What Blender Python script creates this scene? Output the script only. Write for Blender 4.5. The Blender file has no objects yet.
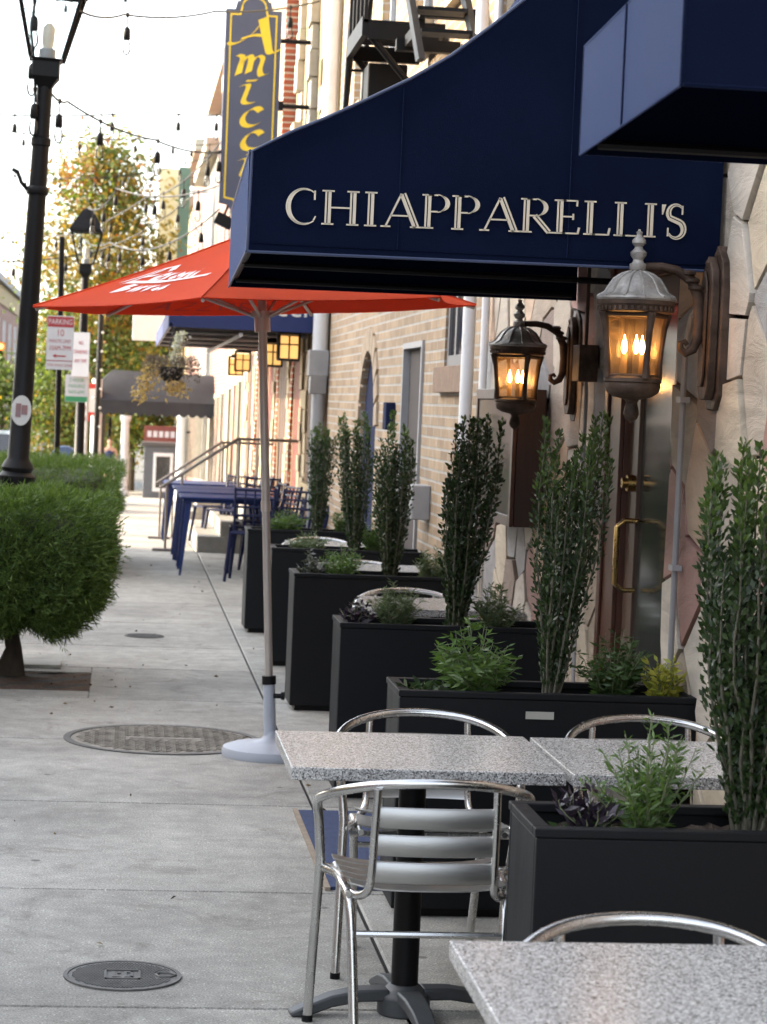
import bpy, bmesh, math, random
import numpy as np
from math import sin, cos, pi, radians, sqrt, atan2
from mathutils import Vector, Matrix
random.seed(7); np.random.seed(7)
S = bpy.context.scene
COL = S.collection

# ------------------------------------------------------------------ helpers
def props(o, label=None, cat=None, group=None, kind=None):
    if label: o['label'] = label
    if cat: o['category'] = cat
    if group: o['group'] = group
    if kind: o['kind'] = kind
    return o

def thing(name, label, cat, loc=(0, 0, 0), rz=0, group=None):
    o = bpy.data.objects.new(name, None)
    o.empty_display_size = .1
    COL.objects.link(o)
    o.location = loc; o.rotation_euler = (0, 0, rz)
    return props(o, label, cat, group)

def dup(root, loc, rz=0, label=None, group=None, scale=None):
    r = root.copy(); COL.objects.link(r); r.location = loc; r.rotation_euler = (0, 0, rz)
    if scale: r.scale = scale
    if label: r['label'] = label
    if group: r['group'] = group
    def rec(a, b):
        for ch in list(a.children):
            c = ch.copy(); COL.objects.link(c); c.parent = b
            rec(ch, c)
    rec(root, r)
    return r

class G:
    def __init__(s): s.v = []; s.f = []; s.m = []; s.sm = []; s.tone = []
    def add(s, vs, fs, m=0, smooth=False, tone=.5):
        b = len(s.v); s.v += [tuple(p) for p in vs]
        for f in fs:
            s.f.append(tuple(b + i for i in f)); s.m.append(m); s.sm.append(smooth); s.tone.append(tone)
        return s
    def box(s, x0, x1, y0, y1, z0, z1, m=0, tone=.5, R=None):
        vs = [(x, y, z) for z in (z0, z1) for y in (y0, y1) for x in (x0, x1)]
        if R: vs = [R(p) for p in vs]
        return s.add(vs, [(0, 2, 3, 1), (4, 5, 7, 6), (0, 1, 5, 4), (2, 6, 7, 3), (0, 4, 6, 2), (1, 3, 7, 5)], m, False, tone)
    def tube(s, pts, r, n=8, closed=False, m=0, smooth=True, tone=.5):
        P = [Vector(p) for p in pts]; k = len(P)
        rs = r if isinstance(r, (list, tuple)) else [r] * k
        T = []
        for i in range(k):
            a = P[(i - 1) % k] if (closed or i > 0) else P[i]
            b = P[(i + 1) % k] if (closed or i < k - 1) else P[i]
            T.append((b - a).normalized() if (b - a).length > 1e-9 else Vector((0, 0, 1)))
        u = T[0].orthogonal().normalized()
        vs = []
        for i in range(k):
            if i:
                q = T[i - 1].rotation_difference(T[i]); u = q @ u
            u = (u - T[i] * u.dot(T[i])).normalized(); w = T[i].cross(u)
            for j in range(n):
                a = 2 * pi * j / n
                vs.append(P[i] + (u * cos(a) + w * sin(a)) * rs[i])
        fs = []
        for i in range(k if closed else k - 1):
            i2 = (i + 1) % k
            for j in range(n):
                j2 = (j + 1) % n
                fs.append((i * n + j, i * n + j2, i2 * n + j2, i2 * n + j))
        s.add(vs, fs, m, smooth, tone)
        if not closed:
            b = len(s.v) - len(vs)
            for f in (tuple(b + j for j in reversed(range(n))), tuple(b + (k - 1) * n + j for j in range(n))):
                s.f.append(f); s.m.append(m); s.sm.append(False); s.tone.append(tone)
        return s
    def lathe(s, prof, n=24, c=(0, 0, 0), m=0, smooth=True, rot=0, caps=True, sx=1, sy=1):
        vs = []
        for r, z in prof:
            for j in range(n):
                a = 2 * pi * j / n + rot
                vs.append((c[0] + r * cos(a) * sx, c[1] + r * sin(a) * sy, c[2] + z))
        fs = []
        for i in range(len(prof) - 1):
            for j in range(n):
                j2 = (j + 1) % n
                fs.append((i * n + j, i * n + j2, (i + 1) * n + j2, (i + 1) * n + j))
        s.add(vs, fs, m, smooth)
        if caps:
            b = len(s.v) - len(vs); k = len(prof)
            for f in (tuple(b + j for j in reversed(range(n))), tuple(b + (k - 1) * n + j for j in range(n))):
                s.f.append(f); s.m.append(m); s.sm.append(False); s.tone.append(.5)
        return s
    def prism(s, poly, ax, a0, a1, m=0, tone=.5):
        # poly: 2D points; ax 'Y': (x,z) extruded in y; 'X': (y,z); 'Z': (x,y)
        def p3(p, a):
            return {'Y': (p[0], a, p[1]), 'X': (a, p[0], p[1]), 'Z': (p[0], p[1], a)}[ax]
        n = len(poly)
        vs = [p3(p, a0) for p in poly] + [p3(p, a1) for p in poly]
        fs = [tuple(range(n)), tuple(range(2 * n - 1, n - 1, -1))] + [(i, i + n, (i + 1) % n + n, (i + 1) % n) for i in range(n)]
        return s.add(vs, fs, m, False, tone)
    def obj(s, name, mats, parent=None, bevel=0, seg=2, fix=True, ang=40):
        me = bpy.data.meshes.new(name)
        me.from_pydata(s.v, [], s.f)
        mats = mats if isinstance(mats, (list, tuple)) else [mats]
        for m in mats: me.materials.append(m)
        me.polygons.foreach_set('material_index', s.m)
        me.polygons.foreach_set('use_smooth', s.sm)
        at = me.attributes.new('tone', 'FLOAT', 'FACE'); at.data.foreach_set('value', s.tone)
        if fix:
            bm = bmesh.new(); bm.from_mesh(me)
            bmesh.ops.recalc_face_normals(bm, faces=bm.faces)
            bm.to_mesh(me); bm.free()
        if any(s.sm): me.set_sharp_from_angle(angle=radians(ang))
        me.update()
        o = bpy.data.objects.new(name, me); COL.objects.link(o)
        if parent: o.parent = parent
        if bevel:
            b = o.modifiers.new('b', 'BEVEL'); b.width = bevel; b.segments = seg; b.limit_method = 'ANGLE'; b.angle_limit = radians(40)
        return o

def raw_obj(name, V, F, mats, parent=None, mi=None):
    """V (n,3) array, F (m,k) quads."""
    me = bpy.data.meshes.new(name)
    V = np.asarray(V, dtype=np.float32); F = np.asarray(F, dtype=np.int32); k = F.shape[1]
    me.vertices.add(len(V)); me.vertices.foreach_set('co', V.ravel())
    me.loops.add(F.size); me.loops.foreach_set('vertex_index', F.ravel())
    me.polygons.add(len(F)); me.polygons.foreach_set('loop_start', np.arange(0, F.size, k, dtype=np.int32))
    mats = mats if isinstance(mats, (list, tuple)) else [mats]
    for m in mats: me.materials.append(m)
    if mi is not None: me.polygons.foreach_set('material_index', np.asarray(mi, dtype=np.int32))
    me.update(calc_edges=True); me.validate()
    o = bpy.data.objects.new(name, me); COL.objects.link(o)
    if parent: o.parent = parent
    return o

def leafquads(P, D, L, W, rng=None):
    """Diamond leaves: base P, direction D, length L, width W, folded along the rib."""
    n = len(P); D = D / (np.linalg.norm(D, axis=1, keepdims=True) + 1e-9)
    A = np.random.normal(size=(n, 3)); B = np.cross(D, A); B /= (np.linalg.norm(B, axis=1, keepdims=True) + 1e-9)
    N = np.cross(D, B)
    L = np.broadcast_to(np.asarray(L, dtype=float), (n,))[:, None]; W = np.broadcast_to(np.asarray(W, dtype=float), (n,))[:, None]
    v0 = P; v2 = P + D * L
    mid = P + D * L * .5 + N * W * .15
    v1 = mid + B * W * .5; v3 = mid - B * W * .5
    V = np.stack([v0, v1, v2, v3], 1).reshape(-1, 3)
    F = np.arange(4 * n).reshape(n, 4)
    return V, F

def taper(y0_, y1_, x0_, x1_, d):
    def f_(g):
        g.v = [(x + d * (y - y0_) / (y1_ - y0_) * max(0, (x1_ - x) / (x1_ - x0_)), y, z) for x, y, z in g.v]; return g
    return f_

# ------------------------------------------------------------------ materials
_M = {}
def nt(name):
    m = bpy.data.materials.new(name); m.use_nodes = True
    t = m.node_tree; b = t.nodes['Principled BSDF']
    return m, t, b
def N(t, typ, **kw):
    n = t.nodes.new(typ)
    for k, v in kw.items():
        if k in ('inputs',):
            for a, c in v.items(): n.inputs[a].default_value = c
        else: setattr(n, k, v)
    return n
def col(c): return (c[0], c[1], c[2], 1)
def ramp(t, stops, interp='LINEAR'):
    r = t.nodes.new('ShaderNodeValToRGB'); r.color_ramp.interpolation = interp
    e = r.color_ramp.elements
    while len(e) < len(stops): e.new(.5)
    for i, (p, c) in enumerate(stops): e[i].position = p; e[i].color = col(c)
    return r

def mat(name, c, rough=.6, metal=0, vary=.12, scale=6, bump=0, bscale=40, spec=.5, coat=0, sheen=0, shtint=None, c2=None, rvar=.08, tone=0, stretch=(1, 1, 1), stint=None):
    if name in _M: return _M[name]
    m, t, b = nt(name)
    tc = N(t, 'ShaderNodeTexCoord'); mp = N(t, 'ShaderNodeMapping'); mp.inputs['Scale'].default_value = stretch
    t.links.new(tc.outputs['Object'], mp.inputs[0])
    nz = N(t, 'ShaderNodeTexNoise', inputs={'Scale': scale, 'Detail': 6, 'Roughness': .65})
    t.links.new(mp.outputs[0], nz.inputs['Vector'])
    a = tuple(max(0, x * (1 - vary)) for x in c); d = c2 or tuple(min(1, x * (1 + vary)) for x in c)
    r = ramp(t, [(.3, a), (.7, d)])
    t.links.new(nz.outputs['Fac'], r.inputs[0])
    out = r.outputs[0]
    if tone:
        at = N(t, 'ShaderNodeAttribute', attribute_name='tone')
        mr = N(t, 'ShaderNodeMapRange', inputs={'From Min': 0, 'From Max': 1, 'To Min': 1 - tone, 'To Max': 1 + tone})
        t.links.new(at.outputs['Fac'], mr.inputs[0])
        mx = N(t, 'ShaderNodeMix', data_type='RGBA', blend_type='MULTIPLY'); mx.inputs[0].default_value = 1
        t.links.new(out, mx.inputs[6]); t.links.new(mr.outputs[0], mx.inputs[7]); out = mx.outputs[2]
    t.links.new(out, b.inputs['Base Color'])
    mr = N(t, 'ShaderNodeMapRange', inputs={'To Min': max(0.02, rough - rvar), 'To Max': min(1, rough + rvar)})
    t.links.new(nz.outputs['Fac'], mr.inputs[0]); t.links.new(mr.outputs[0], b.inputs['Roughness'])
    b.inputs['Metallic'].default_value = metal; b.inputs['Specular IOR Level'].default_value = spec
    if stint: b.inputs['Specular Tint'].default_value = col(stint)
    b.inputs['Coat Weight'].default_value = coat; b.inputs['Sheen Weight'].default_value = sheen
    if shtint: b.inputs['Sheen Tint'].default_value = col(shtint); b.inputs['Sheen Roughness'].default_value = .3
    if bump:
        n2 = N(t, 'ShaderNodeTexNoise', inputs={'Scale': bscale, 'Detail': 5})
        t.links.new(mp.outputs[0], n2.inputs['Vector'])
        bp = N(t, 'ShaderNodeBump', inputs={'Strength': bump, 'Distance': .01})
        t.links.new(n2.outputs['Fac'], bp.inputs['Height']); t.links.new(bp.outputs[0], b.inputs['Normal'])
    _M[name] = m
    return m

def dusty(name, c, dust):
    m, t, b = nt(name)
    tc = N(t, 'ShaderNodeTexCoord'); mp = N(t, 'ShaderNodeMapping'); mp.inputs['Scale'].default_value = (1, 1, .35); t.links.new(tc.outputs['Object'], mp.inputs[0])
    def nz(s_, d, src):
        n = N(t, 'ShaderNodeTexNoise', inputs={'Scale': s_, 'Detail': d, 'Roughness': .7}); t.links.new(src, n.inputs['Vector']); return n
    a, f_ = nz(5, 8, mp.outputs[0]), nz(70, 4, tc.outputs['Object'])
    r1 = ramp(t, [(.50, (0, 0, 0)), (.80, (.55, .55, .55))]); t.links.new(a.outputs['Fac'], r1.inputs[0])
    r2 = ramp(t, [(.60, (0, 0, 0)), (.70, (.5, .5, .5))]); t.links.new(f_.outputs['Fac'], r2.inputs[0])
    ad = N(t, 'ShaderNodeMix', data_type='RGBA', blend_type='MULTIPLY'); ad.inputs[0].default_value = 1
    t.links.new(r1.outputs[0], ad.inputs[6]); t.links.new(r2.outputs[0], ad.inputs[7])
    sm = N(t, 'ShaderNodeMix', data_type='RGBA', blend_type='ADD'); sm.inputs[0].default_value = .12
    t.links.new(ad.outputs[2], sm.inputs[6]); t.links.new(r1.outputs[0], sm.inputs[7])
    mx = N(t, 'ShaderNodeMix', data_type='RGBA'); t.links.new(sm.outputs[2], mx.inputs[0]); mx.inputs[6].default_value = col(c); mx.inputs[7].default_value = col(dust)
    t.links.new(mx.outputs[2], b.inputs['Base Color'])
    mr = N(t, 'ShaderNodeMapRange', inputs={'To Min': .42, 'To Max': .7}); t.links.new(a.outputs['Fac'], mr.inputs[0]); t.links.new(mr.outputs[0], b.inputs['Roughness'])
    b.inputs['Specular IOR Level'].default_value = .22
    bp = N(t, 'ShaderNodeBump', inputs={'Strength': .08, 'Distance': .01}); t.links.new(f_.outputs['Fac'], bp.inputs['Height']); t.links.new(bp.outputs[0], b.inputs['Normal'])
    return m

def emis(name, c, strength, c2=None):
    m, t, b = nt(name)
    b.inputs['Base Color'].default_value = col(c); b.inputs['Emission Color'].default_value = col(c)
    b.inputs['Emission Strength'].default_value = strength
    return m

def leafmat(name, c1, c2, rough=.45, trans=.25, tc=None):
    m, t, b = nt(name)
    g = N(t, 'ShaderNodeNewGeometry')
    r = ramp(t, [(0, c1), (1, c2)]); t.links.new(g.outputs['Random Per Island'], r.inputs[0])
    t.links.new(r.outputs[0], b.inputs['Base Color']); b.inputs['Roughness'].default_value = rough
    if trans:
        tr = N(t, 'ShaderNodeBsdfTranslucent'); mx = N(t, 'ShaderNodeMixShader'); mx.inputs[0].default_value = trans
        hs = N(t, 'ShaderNodeMix', data_type='RGBA', blend_type='MULTIPLY'); hs.inputs[0].default_value = 1
        t.links.new(r.outputs[0], hs.inputs[6]); hs.inputs[7].default_value = col(tc or (1.3, 1.4, .6))
        t.links.new(hs.outputs[2], tr.inputs[0])
        t.links.new(b.outputs[0], mx.inputs[1]); t.links.new(tr.outputs[0], mx.inputs[2])
        t.links.new(mx.outputs[0], t.nodes['Material Output'].inputs[0])
    return m

def glassmat(name, tint, f=.85, rough=.02):
    m, t, b = nt(name)
    tr = N(t, 'ShaderNodeBsdfTransparent'); tr.inputs[0].default_value = col(tint)
    gl = N(t, 'ShaderNodeBsdfGlossy'); gl.inputs['Roughness'].default_value = rough
    fr = N(t, 'ShaderNodeFresnel'); fr.inputs[0].default_value = 1.5
    mx = N(t, 'ShaderNodeMixShader')
    t.links.new(fr.outputs[0], mx.inputs[0]); t.links.new(tr.outputs[0], mx.inputs[1]); t.links.new(gl.outputs[0], mx.inputs[2])
    t.links.new(mx.outputs[0], t.nodes['Material Output'].inputs[0])
    return m

def concrete():
    m, t, b = nt('concrete')
    tc = N(t, 'ShaderNodeTexCoord')
    def noise(s, d=6, r=.6, dist=0):
        n = N(t, 'ShaderNodeTexNoise', inputs={'Scale': s, 'Detail': d, 'Roughness': r, 'Distortion': dist}); t.links.new(tc.outputs['Object'], n.inputs['Vector']); return n
    big, mid, fine, st = noise(.9, 5, .6, .4), noise(7, 6, .7), noise(160, 3, .6), noise(2.3, 8, .75, 1.2)
    base = ramp(t, [(.32, (.245, .238, .218)), (.68, (.40, .388, .36))]); t.links.new(big.outputs['Fac'], base.inputs[0])
    def mul(a, fac_node, stops, w=1):
        r = ramp(t, stops); t.links.new(fac_node.outputs[0], r.inputs[0])
        mx = N(t, 'ShaderNodeMix', data_type='RGBA', blend_type='MULTIPLY'); mx.inputs[0].default_value = w
        t.links.new(a, mx.inputs[6]); t.links.new(r.outputs[0], mx.inputs[7]); return mx.outputs[2]
    o = mul(base.outputs[0], mid, [(.3, (.72, .72, .71)), (.7, (1.16, 1.16, 1.15))])
    o = mul(o, st, [(.30, (.5, .48, .45)), (.46, (1, 1, 1))], .8)
    o = mul(o, fine, [(.35, (.62, .62, .62)), (.65, (1.38, 1.38, 1.36))], 1)
    vo = N(t, 'ShaderNodeTexVoronoi', inputs={'Scale': 55}); t.links.new(tc.outputs['Object'], vo.inputs['Vector'])
    o = mul(o, vo, [(.10, (1.9, 1.9, 1.85)), (.22, (1, 1, 1))], .8)
    v2 = N(t, 'ShaderNodeTexVoronoi', inputs={'Scale': 3.4}); t.links.new(tc.outputs['Object'], v2.inputs['Vector'])
    o = mul(o, v2, [(.045, (.32, .31, .30)), (.07, (1, 1, 1))], .85)
    at = N(t, 'ShaderNodeAttribute', attribute_name='tone')
    mr = N(t, 'ShaderNodeMapRange', inputs={'To Min': .90, 'To Max': 1.10}); t.links.new(at.outputs['Fac'], mr.inputs[0])
    mx = N(t, 'ShaderNodeMix', data_type='RGBA', blend_type='MULTIPLY'); mx.inputs[0].default_value = 1
    t.links.new(o, mx.inputs[6]); t.links.new(mr.outputs[0], mx.inputs[7])
    t.links.new(mx.outputs[2], b.inputs['Base Color']); b.inputs['Roughness'].default_value = .72
    bp = N(t, 'ShaderNodeBump', inputs={'Strength': .35, 'Distance': .004}); t.links.new(fine.outputs['Fac'], bp.inputs['Height'])
    t.links.new(bp.outputs[0], b.inputs['Normal'])
    return m

def granite():
    m, t, b = nt('granite')
    tc = N(t, 'ShaderNodeTexCoord')
    vo = N(t, 'ShaderNodeTexVoronoi', inputs={'Scale': 300}); t.links.new(tc.outputs['Object'], vo.inputs['Vector'])
    sp = N(t, 'ShaderNodeSeparateColor'); t.links.new(vo.outputs['Color'], sp.inputs[0])
    r = ramp(t, [(0, (.07, .07, .07)), (.13, (.20, .20, .20)), (.30, (.36, .36, .357)), (.60, (.48, .48, .475)), (.85, (.65, .65, .645))], 'CONSTANT')
    t.links.new(sp.outputs[0], r.inputs[0])
    nz = N(t, 'ShaderNodeTexNoise', inputs={'Scale': 260, 'Detail': 3}); t.links.new(tc.outputs['Object'], nz.inputs['Vector'])
    r2 = ramp(t, [(.35, (.75, .75, .75)), (.65, (1.25, 1.23, 1.2))]); t.links.new(nz.outputs['Fac'], r2.inputs[0])
    mx = N(t, 'ShaderNodeMix', data_type='RGBA', blend_type='MULTIPLY'); mx.inputs[0].default_value = .7
    t.links.new(r.outputs[0], mx.inputs[6]); t.links.new(r2.outputs[0], mx.inputs[7])
    t.links.new(mx.outputs[2], b.inputs['Base Color']); b.inputs['Roughness'].default_value = .25
    return m

def brick(name, c1, c2, mortar, w=.3, h=.068, ms=.008, axis='X', bias=0.):
    m, t, b = nt(name)
    tc = N(t, 'ShaderNodeTexCoord'); sp = N(t, 'ShaderNodeSeparateXYZ'); cb = N(t, 'ShaderNodeCombineXYZ')
    t.links.new(tc.outputs['Object'], sp.inputs[0])
    t.links.new(sp.outputs['Y' if axis == 'X' else 'X'], cb.inputs[0]); t.links.new(sp.outputs['Z'], cb.inputs[1])
    br = N(t, 'ShaderNodeTexBrick', inputs={'Scale': 1, 'Mortar Size': ms, 'Brick Width': w, 'Row Height': h, 'Bias': bias, 'Mortar Smooth': .2})
    br.inputs['Color1'].default_value = col(c1); br.inputs['Color2'].default_value = col(c2); br.inputs['Mortar'].default_value = col(mortar)
    t.links.new(cb.outputs[0], br.inputs['Vector'])
    nz = N(t, 'ShaderNodeTexNoise', inputs={'Scale': 9, 'Detail': 7, 'Roughness': .7}); t.links.new(tc.outputs['Object'], nz.inputs['Vector'])
    r = ramp(t, [(.3, (.72, .7, .68)), (.7, (1.2, 1.18, 1.16))]); t.links.new(nz.outputs['Fac'], r.inputs[0])
    mx = N(t, 'ShaderNodeMix', data_type='RGBA', blend_type='MULTIPLY'); mx.inputs[0].default_value = .75
    t.links.new(br.outputs[0], mx.inputs[6]); t.links.new(r.outputs[0], mx.inputs[7])
    t.links.new(mx.outputs[2], b.inputs['Base Color']); b.inputs['Roughness'].default_value = .85
    bp = N(t, 'ShaderNodeBump', inputs={'Strength': .7, 'Distance': .008}); bp.invert = True
    t.links.new(br.outputs['Fac'], bp.inputs['Height']); t.links.new(bp.outputs[0], b.inputs['Normal'])
    return m

def stonefacing():
    m, t, b = nt('flagstone')
    at = N(t, 'ShaderNodeAttribute', attribute_name='tone')
    r = ramp(t, [(0, (0.542, 0.475, 0.373)), (.14, (0.373, 0.311, 0.243)), (.28, (0.565, 0.525, 0.463)), (.42, (0.328, 0.328, 0.333)), (.54, (0.350, 0.203, 0.175)), (.66, (0.475, 0.424, 0.356)), (.77, (0.266, 0.209, 0.175)), (.85, (0.418, 0.373, 0.322)), (.92, (0.520, 0.384, 0.277))], 'CONSTANT')
    t.links.new(at.outputs['Fac'], r.inputs[0])
    tc = N(t, 'ShaderNodeTexCoord')
    mp = N(t, 'ShaderNodeMapping'); mp.inputs['Scale'].default_value = (1, .5, 1.6); mp.inputs['Rotation'].default_value = (.5, 0, 0)
    t.links.new(tc.outputs['Object'], mp.inputs[0])
    nz = N(t, 'ShaderNodeTexNoise', inputs={'Scale': 5, 'Detail': 8, 'Roughness': .7, 'Distortion': 1}); t.links.new(mp.outputs[0], nz.inputs['Vector'])
    r2 = ramp(t, [(.3, (.70, .68, .66)), (.7, (1.2, 1.18, 1.16))]); t.links.new(nz.outputs['Fac'], r2.inputs[0])
    mx = N(t, 'ShaderNodeMix', data_type='RGBA', blend_type='MULTIPLY'); mx.inputs[0].default_value = .9
    t.links.new(r.outputs[0], mx.inputs[6]); t.links.new(r2.outputs[0], mx.inputs[7])
    t.links.new(mx.outputs[2], b.inputs['Base Color']); b.inputs['Roughness'].default_value = .75
    bp = N(t, 'ShaderNodeBump', inputs={'Strength': .7, 'Distance': .02}); t.links.new(nz.outputs['Fac'], bp.inputs['Height'])
    t.links.new(bp.outputs[0], b.inputs['Normal'])
    return m

MC = concrete(); MG = granite(); MST = stonefacing()
NAVY = mat('navy canvas', (.0046, .0078, .025), .7, 0, .22, 1.6, .25, 420, spec=.08, stint=(.4, .6, 1), sheen=.42, shtint=(.28, .42, .95))
NAVYEDGE = mat('navy piping', (.05, .07, .14), .5, 0, .1, 4)
CREAM = mat('cream paint', (.74, .66, .52), .6, 0, .06, 12)
ALU = mat('brushed aluminium', (.62, .62, .61), .26, 1, .06, 30, 0)
ALUS = mat('slat aluminium', (.50, .50, .49), .45, 1, .06, 60, .05, 400, stretch=(.1, 1, 1))
BLK = mat('black iron', (.006, .006, .007), .48, 0, .2, 8, .1, 60, spec=.2)
CHAR = dusty('charcoal powdercoat', (.0058, .0068, .0088), (.05, .048, .044))
GREYBASE = mat('grey cast base', (.055, .06, .065), .5, 0, .15, 8, .1, 80)
def thin_cloth(name, c, tr, tcol):
    m = mat(name, c, .75, 0, .10, 2.2, .3, 380, spec=.12); t = m.node_tree; b = t.nodes['Principled BSDF']
    tl_ = N(t, 'ShaderNodeBsdfTranslucent'); tl_.inputs[0].default_value = col(tcol); mx = N(t, 'ShaderNodeMixShader'); mx.inputs[0].default_value = tr
    t.links.new(b.outputs[0], mx.inputs[1]); t.links.new(tl_.outputs[0], mx.inputs[2]); t.links.new(mx.outputs[0], t.nodes['Material Output'].inputs[0]); return m
RED = thin_cloth('red canvas', (.62, .072, .022), .30, (.78, .075, .02))
RED0 = mat('red piping', (.62, .058, .018), .75, 0, .07, 3, .1, 300, spec=.15)
REDL = mat('umbrella lettering', (.8, .62, .6), .7, 0, .05, 9)
REDD = mat('umbrella inner lettering', (.42, .025, .012), .7, 0, .05, 9)
UMBR = mat('umbrella rib metal', (.5, .44, .4), .45, .6, .08, 9)
POLE = mat('umbrella pole', (.44, .40, .37), .38, .35, .08, 12)
WHITEPL = mat('pale resin', (.40, .43, .49), .45, 0, .06, 7)
BRONZE = mat('antique bronze', (.038, .023, .015), .55, .1, .45, 9, .35, 45, c2=(.12, .08, .06), spec=.25)
PATINA = mat('weathered pewter', (.24, .22, .20), .55, .4, .45, 11, .35, 50, c2=(.50, .49, .47))
BRASS = mat('brass', (.46, .31, .12), .28, 1, .08, 20)
WOODD = mat('dark mahogany', (.042, .016, .011), .4, 0, .3, 7, .1, 50, stretch=(6, 6, .7))
WOODM = mat('mahogany', (.085, .032, .02), .4, 0, .3, 7, .1, 50, stretch=(6, 6, .7))
SOIL = mat('potting soil', (.045, .032, .024), .95, 0, .5, 60, .8, 120)
MULCH = mat('brown mulch', (.10, .06, .04), .95, 0, .5, 50, .9, 90)
BARK = mat('bark', (.065, .05, .038), .9, 0, .4, 18, .7, 50, stretch=(1, 1, .3))
STEM = mat('green stem', (.16, .19, .10), .7, 0, .3, 30)
STEMW = mat('woody stem', (.12, .115, .085), .8, 0, .3, 40)
WHITE = mat('white painted metal', (.72, .73, .74), .5, 0, .06, 6)
GREYM = mat('grey painted metal', (.33, .33, .34), .5, 0, .1, 6)
DKGLASS = mat('dark window glass', (.02, .022, .026), .06, 0, .2, 3, spec=.8)
ASPH = mat('asphalt', (.055, .055, .057), .9, 0, .3, 12, .4, 120)
IRON = mat('cast iron cover', (.27, .25, .215), .7, .05, .5, 9, .3, 80)
IRON2 = mat('grey cast iron', (.12, .118, .112), .6, .25, .3, 9, .3, 80)
BLUEMAT = mat('blue carpet', (.05, .07, .15), .95, 0, .22, 25, .6, 260)
TAN = mat('tan mat edge', (.30, .24, .18), .8, 0, .2, 20)
BLUEM = mat('cobalt painted steel', (.012, .027, .115), .45, 0, .12, 8, spec=.2)
BLUED = mat('dark blue painted steel', (.007, .011, .045), .45, 0, .12, 8, spec=.2)
TANBR = brick('blond brick', (.42, .305, .195), (.29, .205, .13), (.42, .395, .355), .34, .0685, .0085)
REDBR = brick('red brick', (.32, .085, .045), (.22, .06, .035), (.42, .38, .34), .22, .075, .012)
REDBR2 = brick('street red brick', (.26, .10, .07), (.19, .075, .055), (.34, .30, .27), .22, .075, .012)
WHSTONE = mat('white painted stone', (.42, .38, .30), .8, 0, .14, 6, .5, 25)
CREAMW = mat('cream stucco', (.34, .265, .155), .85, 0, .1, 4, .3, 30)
GREYST = mat('grey stucco', (.28, .28, .28), .85, 0, .12, 4, .3, 30)
STEP = mat('stone step', (.28, .265, .235), .8, 0, .2, 9, .4, 60)

# ------------------------------------------------------------------ world, sun, camera
SUN = Vector((-.84, .24, .345)).normalized()
elev = math.asin(SUN.z); az = atan2(SUN.x, SUN.y)
w = bpy.data.worlds.new('World'); S.world = w; w.use_nodes = True
t = w.node_tree; bg = t.nodes['Background']
sk = t.nodes.new('ShaderNodeTexSky'); sk.sky_type = 'NISHITA'; sk.sun_disc = False
sk.sun_elevation = elev; sk.sun_rotation = az; sk.dust_density = 2.5; sk.air_density = 1.0; sk.ozone_density = 1.0
hs = t.nodes.new('ShaderNodeHueSaturation'); hs.inputs['Saturation'].default_value = .42
t.links.new(sk.outputs[0], hs.inputs['Color']); t.links.new(hs.outputs[0], bg.inputs[0]); bg.inputs[1].default_value = .15
L = bpy.data.lights.new('sun', 'SUN'); L.energy = 2.0; L.angle = radians(.5); L.color = (1, .80, .53)
lo = bpy.data.objects.new('sun', L); COL.objects.link(lo); lo.rotation_euler = SUN.to_track_quat('Z', 'Y').to_euler()

S.view_settings.view_transform = 'Standard'; S.view_settings.look = 'None'
S.view_settings.exposure = 2.6; S.view_settings.gamma = 1; S.view_settings.use_curve_mapping = False
S.render.engine = 'CYCLES'; S.cycles.max_bounces = 8; S.cycles.transparent_max_bounces = 16
S.cycles.use_denoising = True; S.cycles.caustics_reflective = False; S.cycles.caustics_refractive = False
S.cycles.sample_clamp_indirect = 6

f_px, r, psi, th = 2300., .042, radians(6.525), radians(2.666)
F = Vector((sin(psi) * cos(th), cos(psi) * cos(th), -sin(th))); R0 = Vector((cos(psi), -sin(psi), 0)); U0 = R0.cross(F)
Rv = R0 * cos(r) + U0 * sin(r); Uv = -R0 * sin(r) + U0 * cos(r)
cd = bpy.data.cameras.new('camera'); cam = bpy.data.objects.new('camera', cd); COL.objects.link(cam)
M = Matrix((Rv, Uv, -F)).transposed().to_4x4(); M.translation = (0, 0, 1.7); cam.matrix_world = M
cd.sensor_fit = 'VERTICAL'; cd.sensor_height = 36; cd.lens = f_px / 1024 * 36; cd.clip_start = .05; cd.clip_end = 2000
cd.dof.use_dof = True; cd.dof.focus_distance = 7.4; cd.dof.aperture_fstop = 8.5
S.camera = cam

# ------------------------------------------------------------------ ground
def gz(y): return -.03 * min(max(0, y - 25), 125)
def sheet(name, x0, x1, ys, dz, m, kind='structure'):
    g = G()
    for a, b in zip(ys[:-1], ys[1:]):
        g.add([(x0, a, gz(a) + dz), (x1, a, gz(a) + dz), (x1, b, gz(b) + dz), (x0, b, gz(b) + dz)], [(0, 1, 2, 3)])
    return props(g.obj(name, m, fix=False), kind=kind)
YS = [-60, 0, 25, 60, 100, 150, 900]
sheet('ground', -500, 500, YS, -.20, mat('far ground', (.12, .115, .10), .95, 0, .2, .5))
sheet('road', -9.2, -1.9, YS, -.15, ASPH)
g = G()
for a, b in zip(YS[:-2], YS[1:-1]):
    g.add([(x, y, gz(y) + z) for y in (a, b) for x, z in ((-1.9, -.19), (-1.9, -.004), (-1.74, -.004), (-1.74, -.19))],
          [(0, 1, 5, 4), (1, 2, 6, 5), (2, 3, 7, 6)])
props(g.obj('kerb', mat('kerb stone', (.36, .355, .34), .85, 0, .15, 5, .3, 60)), kind='structure')
sheet('far_pavement', -12, -9.2, YS, -.03, MC)
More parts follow.
